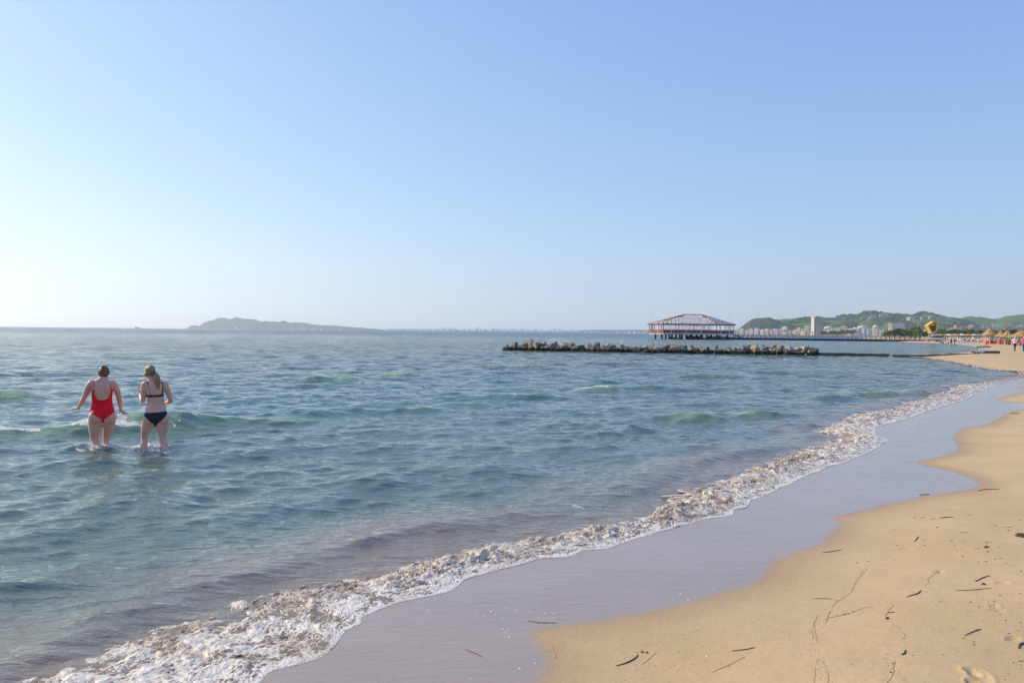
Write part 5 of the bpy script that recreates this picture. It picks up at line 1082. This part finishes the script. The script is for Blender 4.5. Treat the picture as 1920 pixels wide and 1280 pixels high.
# ------------------------------------------------------------------ the air between
hz = MB(); hz.box((2500, 3900, 349), (21000, 13400, 702)); ho_ = hz.build('haze', None); hmt = bpy.data.materials.new('haze'); hmt.use_nodes = True; nt = hmt.node_tree; nt.nodes.remove(nt.nodes['Principled BSDF']); pv = nt.nodes.new('ShaderNodeVolumePrincipled'); nt.links.new(pv.outputs[0], nt.nodes['Material Output'].inputs['Volume'])
pv.inputs['Color'].default_value = (.90, .97, 1, 1); pv.inputs['Density'].default_value = 8e-5; pv.inputs['Anisotropy'].default_value = 0.5; ho_.data.materials.append(hmt); tag(ho_, 'thin bluish air over the bay', 'haze', kind='stuff'); hmt.cycles.homogeneous_volume = True
# ------------------------------------------------------------------ small things on the sand
weed = mat('dark_dried_weed', (.085, .055, .028), .8, var=.4, vscale=40); stickm = mat('brown_stick', (.16, .09, .04), .8, var=.3, vscale=40); bladem = mat('green_reed_blade', (.13, .13, .03), .6, var=.3, vscale=40); shellm = mat('white_shell', (.72, .70, .66), .4, var=.15, vscale=60)
def on_sand(px, py, z0=.1):
    z = z0
    for _ in range(4): p = P(px, py, z); z = ground(p.x, p.y)
    p.z = z; return p
def stick(pts, r, m_, name, label, cat, group=None):
    r *= .6
    A = [on_sand(*p) for p in pts]; c = A[0].copy(); bm = MB(); C_ = catmull([tuple(a - c) for a in A], 5)
    rings = []; n = len(C_)
    for i, p in enumerate(C_):
        t_ = Vector(C_[min(i + 1, n - 1)] - C_[max(i - 1, 0)]).normalized(); s_ = t_.cross(Vector((0, 0, 1))).normalized(); u_n = s_.cross(t_); rr = r * (0.35 + .65 * math.sin(math.pi * (i + .6) / (n + .2))) * (1 + .15 * math.sin(i * 2.3))
        rings.append([bm.bm.verts.new(Vector(p) + Vector((0, 0, r * .7)) + s_ * rr * math.cos(a) + u_n * rr * math.sin(a)) for a in np.linspace(0, 2 * math.pi, 6, endpoint=False)])
    for a, b in zip(rings, rings[1:]):
        for i in range(6): bm.bm.faces.new((a[i], a[(i + 1) % 6], b[(i + 1) % 6], b[i]))
    bm.bm.faces.new(rings[0]); bm.bm.faces.new(list(reversed(rings[-1]))); o = bm.build(name, m_); o.location = c; tag(o, label, cat, group); return o
stick([(1155, 1248), (1175, 1242), (1190, 1234), (1196, 1227)], .006, weed, 'twig', 'dark curved twig on the dry sand nearest the wet edge, bottom centre', 'twig')
stick([(1372, 1220), (1392, 1218), (1405, 1216), (1415, 1213)], .0055, bladem, 'reed_blade', 'short greenish reed blade on the sand at the bottom, right of the curved twig', 'reed')
stick([(1699, 1119), (1712, 1115), (1721, 1112), (1727, 1106)], .006, weed, 'twig', 'dark bent twig in the middle of the dry sand, like a tick mark', 'twig')
stick([(1790, 1107), (1825, 1105.5), (1859, 1102)], .0045, weed, 'straw', 'longest thin straight straw lying on the right part of the sand', 'straw')
stick([(1829, 1090), (1838, 1085), (1848, 1081), (1856, 1079)], .006, weed, 'twig', 'bent dark twig just above the long straight straw', 'twig')
stick([(1808, 1192), (1820, 1186), (1832, 1181), (1840, 1179)], .0055, weed, 'twig', 'slanting dark twig near the bottom right, above the footprints', 'twig')
stick([(1690, 1227), (1695, 1225), (1698, 1218)], .007, weed, 'twig', 'short hooked dark twig at the bottom between curved twig and footprints', 'twig')
stick([(1664, 1148), (1678, 1147)], .004, weed, 'straw', 'very short thin straw above a dark pebble', 'straw')
stick([(1714, 1015), (1719, 1010), (1722, 1005)], .006, weed, 'twig', 'short upright-slanting twig on the upper dry sand', 'twig')
stick([(1523, 1122), (1545, 1121.5), (1561, 1123)], .0035, stickm, 'straw', 'pale thin straw left of the tick-shaped twig', 'straw')
stick([(1762, 971), (1775, 969.5), (1788, 970)], .008, weed, 'twig', 'thin twig lying across the upper sand beside dark weed bits', 'twig')
stick([(1833, 920), (1850, 917), (1874, 917)], .008, stickm, 'twig', 'brown twig on the sand below the right cove of wet sand', 'twig')
stick([(988, 1163), (1015, 1167), (1045, 1167)], .004, stickm, 'reed_blade', 'thin straight reed lying across the wet edge near the white shells', 'reed')
stick([(873, 1217), (890, 1224), (905, 1231)], .004, stickm, 'straw', 'faint straw under the wet film left of the sand point', 'straw')
stick([(1910, 1216), (1912, 1209), (1918, 1206), (1922, 1206)], .009, weed, 'twig', 'thick hooked dark twig at the right edge', 'twig')
stick([(1541, 1036), (1560, 1033.5), (1580, 1030)], .005, stickm, 'straw', 'faint brown straw close to the wet edge on the left of the dry sand', 'straw')
stick([(1724, 927.5), (1733, 927), (1744, 926.5)], .007, weed, 'twig', 'dark twig lying on the tip of the wet edge under the cove', 'twig')
def flake(px, py, r, name, m_, label, cat, group, flat=.35, el=1.6):
    p = on_sand(px, py); bm = bmesh.new(); bmesh.ops.create_icosphere(bm, subdivisions=2, radius=1); rz = rnd.uniform(-.6, .6)
    for v in bm.verts: v.co = Vector((v.co.x * r * el, v.co.y * r, v.co.z * r * flat)) * (1 + rnd.uniform(-.3, .3)) 
    bm.transform(Matrix.Rotation(rz, 4, 'Z')); me = bpy.data.meshes.new(name); bm.to_mesh(me); bm.free(); o = link(name, me, m_); o.location = p + Vector((0, 0, r * flat * .3)); tag(o, label, cat, group); return o
fl = [(700,40),(750,40),(770,38),(835,50),(850,47),(870,112),(770,210),(775,247),(570,247),(550,290),(545,357),(975,216),(998,247),(1065,231),(1160,272),(1185,272),(1225,262),(1250,262),(1235,270),(1250,295),(1240,228),(1270,222),(1060,330),(1178,366),(1235,368),(1305,352),(1345,345),(1385,380),(1415,402),(1300,100),(1320,102),(1362,108),(1390,112),(1410,112),(1400,155),(1405,135),(1495,60),(1500,440),(1490,608),(1340,622),(1295,665),(1120,672),(1185,708),(1315,740),(1495,716),(1385,810),(1495,828),(1405,905),(1475,888),(1145,972),(1145,992),(1065,945),(620,945),(1495,1115),(1440,1125),(1400,1210),(465,1255),(535,1130),(520,1200),(535,1170),(175,765),(205,762),(237,744),(350,368),(265,378),(1050,148),(1085,150),(930,140),(525,135),(548,130),(1330,262),(1110,20),(500,795),(1160,510),(120,660),(1060,150)]
for i, (a, b) in enumerate(fl):
    px, py = 1540 + a / 4, 960 + b / 4; D_ = EYE * F / (py - hor(px)); r = rnd.uniform(.0035, .0065) * (D_ / 5.0) ** .7
    flake(px, py, r, 'weed_bit', weed, f'small dark weed scrap on the dry sand, {ordn(i + 1)} of the scattered scraps', 'weed scrap', 'dark weed scraps on the sand')
for (a, b, r, l_) in ((494, 797, .011, 'dark pointed pebble below the short straw on the sand'), (1215, 540, .012, 'round dark pebble between the bent twig and the long straw'), (1498, 181, .035, 'dark clump of weed at the right edge of the upper sand'), (1240, 262, .014, 'dark clump of weed among scraps in the upper right of the sand')):
    flake(1540 + a / 4, 960 + b / 4, r, 'pebble' if 'pebble' in l_ else 'weed_clump', weed, l_, 'pebble' if 'pebble' in l_ else 'weed', None, .7, 1.2)
flake(1902, 775, .06, 'green_weed', mat('green_weed', (.10, .22, .02), .6, var=.3), 'bright green weed lying on the sand spit near the right edge', 'weed', None, .3, 1.8)
for i, (px, py) in enumerate(((1204, 1222), (1213, 1223))): flake(px, py, .008, 'pebble', stickm, ('left' if i == 0 else 'right') + ' one of two tan pebbles beside the dark curved twig', 'pebble', None, .7, 1.1)
shl = [(528,690),(568,697),(605,675),(628,688),(683,658),(740,671),(805,677),(885,684),(930,686),(670,710),(668,763),(695,767),(683,778),(700,806),(285,672),(790,720),(755,966),(833,940),(1580,583),(1620,612),(1750,553),(1715,905),(1230,943),(1340,965),(850,706),(500,1020),(1690,652)]
for i, (a, b) in enumerate(shl):
    p = on_sand(700 + a / 2.743, 900 + b / 2.743, .02); bm = bmesh.new(); bmesh.ops.create_uvsphere(bm, u_segments=14, v_segments=6, radius=1); r = rnd.uniform(.004, .0075)
    bmesh.ops.delete(bm, geom=[v for v in bm.verts if v.co.z < -.1], context='VERTS')
    for v in bm.verts: k = 1 + .07 * math.cos(math.atan2(v.co.y, v.co.x) * 9); v.co = Vector((v.co.x * r * k * 1.25, v.co.y * r * k * (1 - .3 * v.co.x), v.co.z * r * .5))
    bm.transform(Matrix.Rotation(rnd.uniform(0, 6), 4, 'Z')); me = bpy.data.meshes.new('shell'); bm.to_mesh(me); bm.free(); o = link('shell', me, shellm); o.location = p
    tag(o, f'tiny white shell on the wet sand, {ordn(i + 1)} of the scatter from left to right', 'shell', 'white shells on the wet sand')
C5 = lambda L: [(1540 + a / 4, 960 + b / 4) for a, b in L]; C8 = lambda L: [(1400 + a / 2.133, 680 + b / 2.133) for a, b in L]; C7 = lambda L: [(700 + a / 2.743, 900 + b / 2.743) for a, b in L]
lines = [C5([(915,370),(880,440),(805,495),(805,520),(790,580),(750,600)]), C5([(750,590),(640,650),(500,690),(330,715),(240,745),(130,775),(20,800)]), C5([(540,690),(490,760),(490,800),(560,850),(620,910),(640,960),(650,1010),(610,1080),(550,1110),(540,1190),(520,1240),(480,1290)]),
  C5([(1130,750),(1200,810),(1210,850),(1190,880)]), C5([(1520,1090),(1490,1180),(1400,1230),(1380,1262)]), C5([(0,1110),(45,1200),(48,1290)]), C5([(400,320),(360,400),(265,510),(220,600),(110,680),(60,760),(20,860),(0,930)]), C5([(390,320),(220,400),(140,440)]), C5([(560,375),(700,365),(880,350),(915,370)]), C5([(1300,270),(1260,400),(1240,470)]), C5([(880,670),(1000,645),(1200,640),(1300,690),(1420,735)]),
  C7([(900,830),(930,880),(935,930),(905,985),(885,1045)]), C7([(1680,740),(1670,770),(1620,800),(1500,850),(1440,900),(1380,950)]), C7([(1920,680),(1830,705),(1750,715),(1640,705)]), C8([(265,1030),(285,1130),(295,1200),(325,1285)]), C8([(280,1010),(262,1070),(275,1150),(270,1285)]), C8([(120,960),(150,1060),(100,1110),(65,1145)]), C7([(1480,900),(1560,960),(1700,985),(1760,980),(1920,905)]), C8([(0,995),(60,960),(120,900),(130,860)])]
V = []; Q_ = []; sp_pts = []
lines = [L for i, L in enumerate(lines) if i not in (3, 7, 8, 9, 13, 16, 18)]
for L in lines:
    A = np.array([on_sand(*p)[:] for p in L]); C_ = catmull(A, 14); cum = np.concatenate([[0], np.cumsum(np.linalg.norm(np.diff(C_, axis=0), axis=1))]); s = np.arange(0, cum[-1], .012)
    x = np.interp(s, cum, C_[:, 0]) + .008 * fbm(s * 7 + A[0, 0], s * 0, 3, 91); y = np.interp(s, cum, C_[:, 1]) + .008 * fbm(s * 7, s * 0 + A[0, 1], 3, 92); tx, ty = np.gradient(x), np.gradient(y); nl = np.hypot(tx, ty); nx, ny = -ty / nl, tx / nl
    z = sand_height(x.astype(np.float32), y.astype(np.float32))[0]; w = .0015 * (1.1 + .9 * fbm(s * 3, s * 0, 2, 93)); o0 = len(V)
    for i in range(len(s)):
        for k, hh in ((-1, -.002), (-.4, .0016), (.4, .0016), (1, -.002)): V.append((x[i] + nx[i] * w[i] * k, y[i] + ny[i] * w[i] * k, z[i] + hh))
    for i in range(len(s) - 1):
        if fbm(np.array([s[i] * 1.7]), np.array([A[0, 0]]), 2, 94)[0] > .05: continue
        for k in range(3): Q_.append((o0 + i * 4 + k, o0 + i * 4 + k + 1, o0 + i * 4 + k + 5, o0 + i * 4 + k + 4))
    n = int(cum[-1] * 26); ii = rg.integers(0, len(s), n); sp_pts.append(np.stack([x[ii] + rg.normal(0, .018, n), y[ii] + rg.normal(0, .018, n), z[ii] + .0008], -1))
o = link('swash_line', np_mesh('swash_line', V, Q_), mat('dark_sand_line', (.34, .225, .115), .9, var=.3, vscale=30)); tag(o, 'thin winding lines of dark grains left on the dry sand by old waves', 'swash line', kind='stuff')
sp_pts = np.concatenate(sp_pts); n = 700; a_ = rg.uniform(.02, 1.0, n); far_ = []
for i in range(n):
    px = rg.uniform(1150, 1925); py = rg.uniform(900, 1280)
    p = P(px, py, .12)
    far_.append((p.x, p.y))
far_ = np.array(far_); zz, dd, ww = sand_height(far_[:, 0].astype(np.float32), far_[:, 1].astype(np.float32)); ok = ww < -.15
allp = np.concatenate([sp_pts, np.stack([far_[ok, 0], far_[ok, 1], zz[ok] + .0008], -1)])
o = blob_cloud('sand_grit', allp, rg.uniform(.0008, .0024, len(allp)), weed, 17); tag(o, 'fine dark grit and weed crumbs strewn over the dry sand', 'grit', kind='stuff')
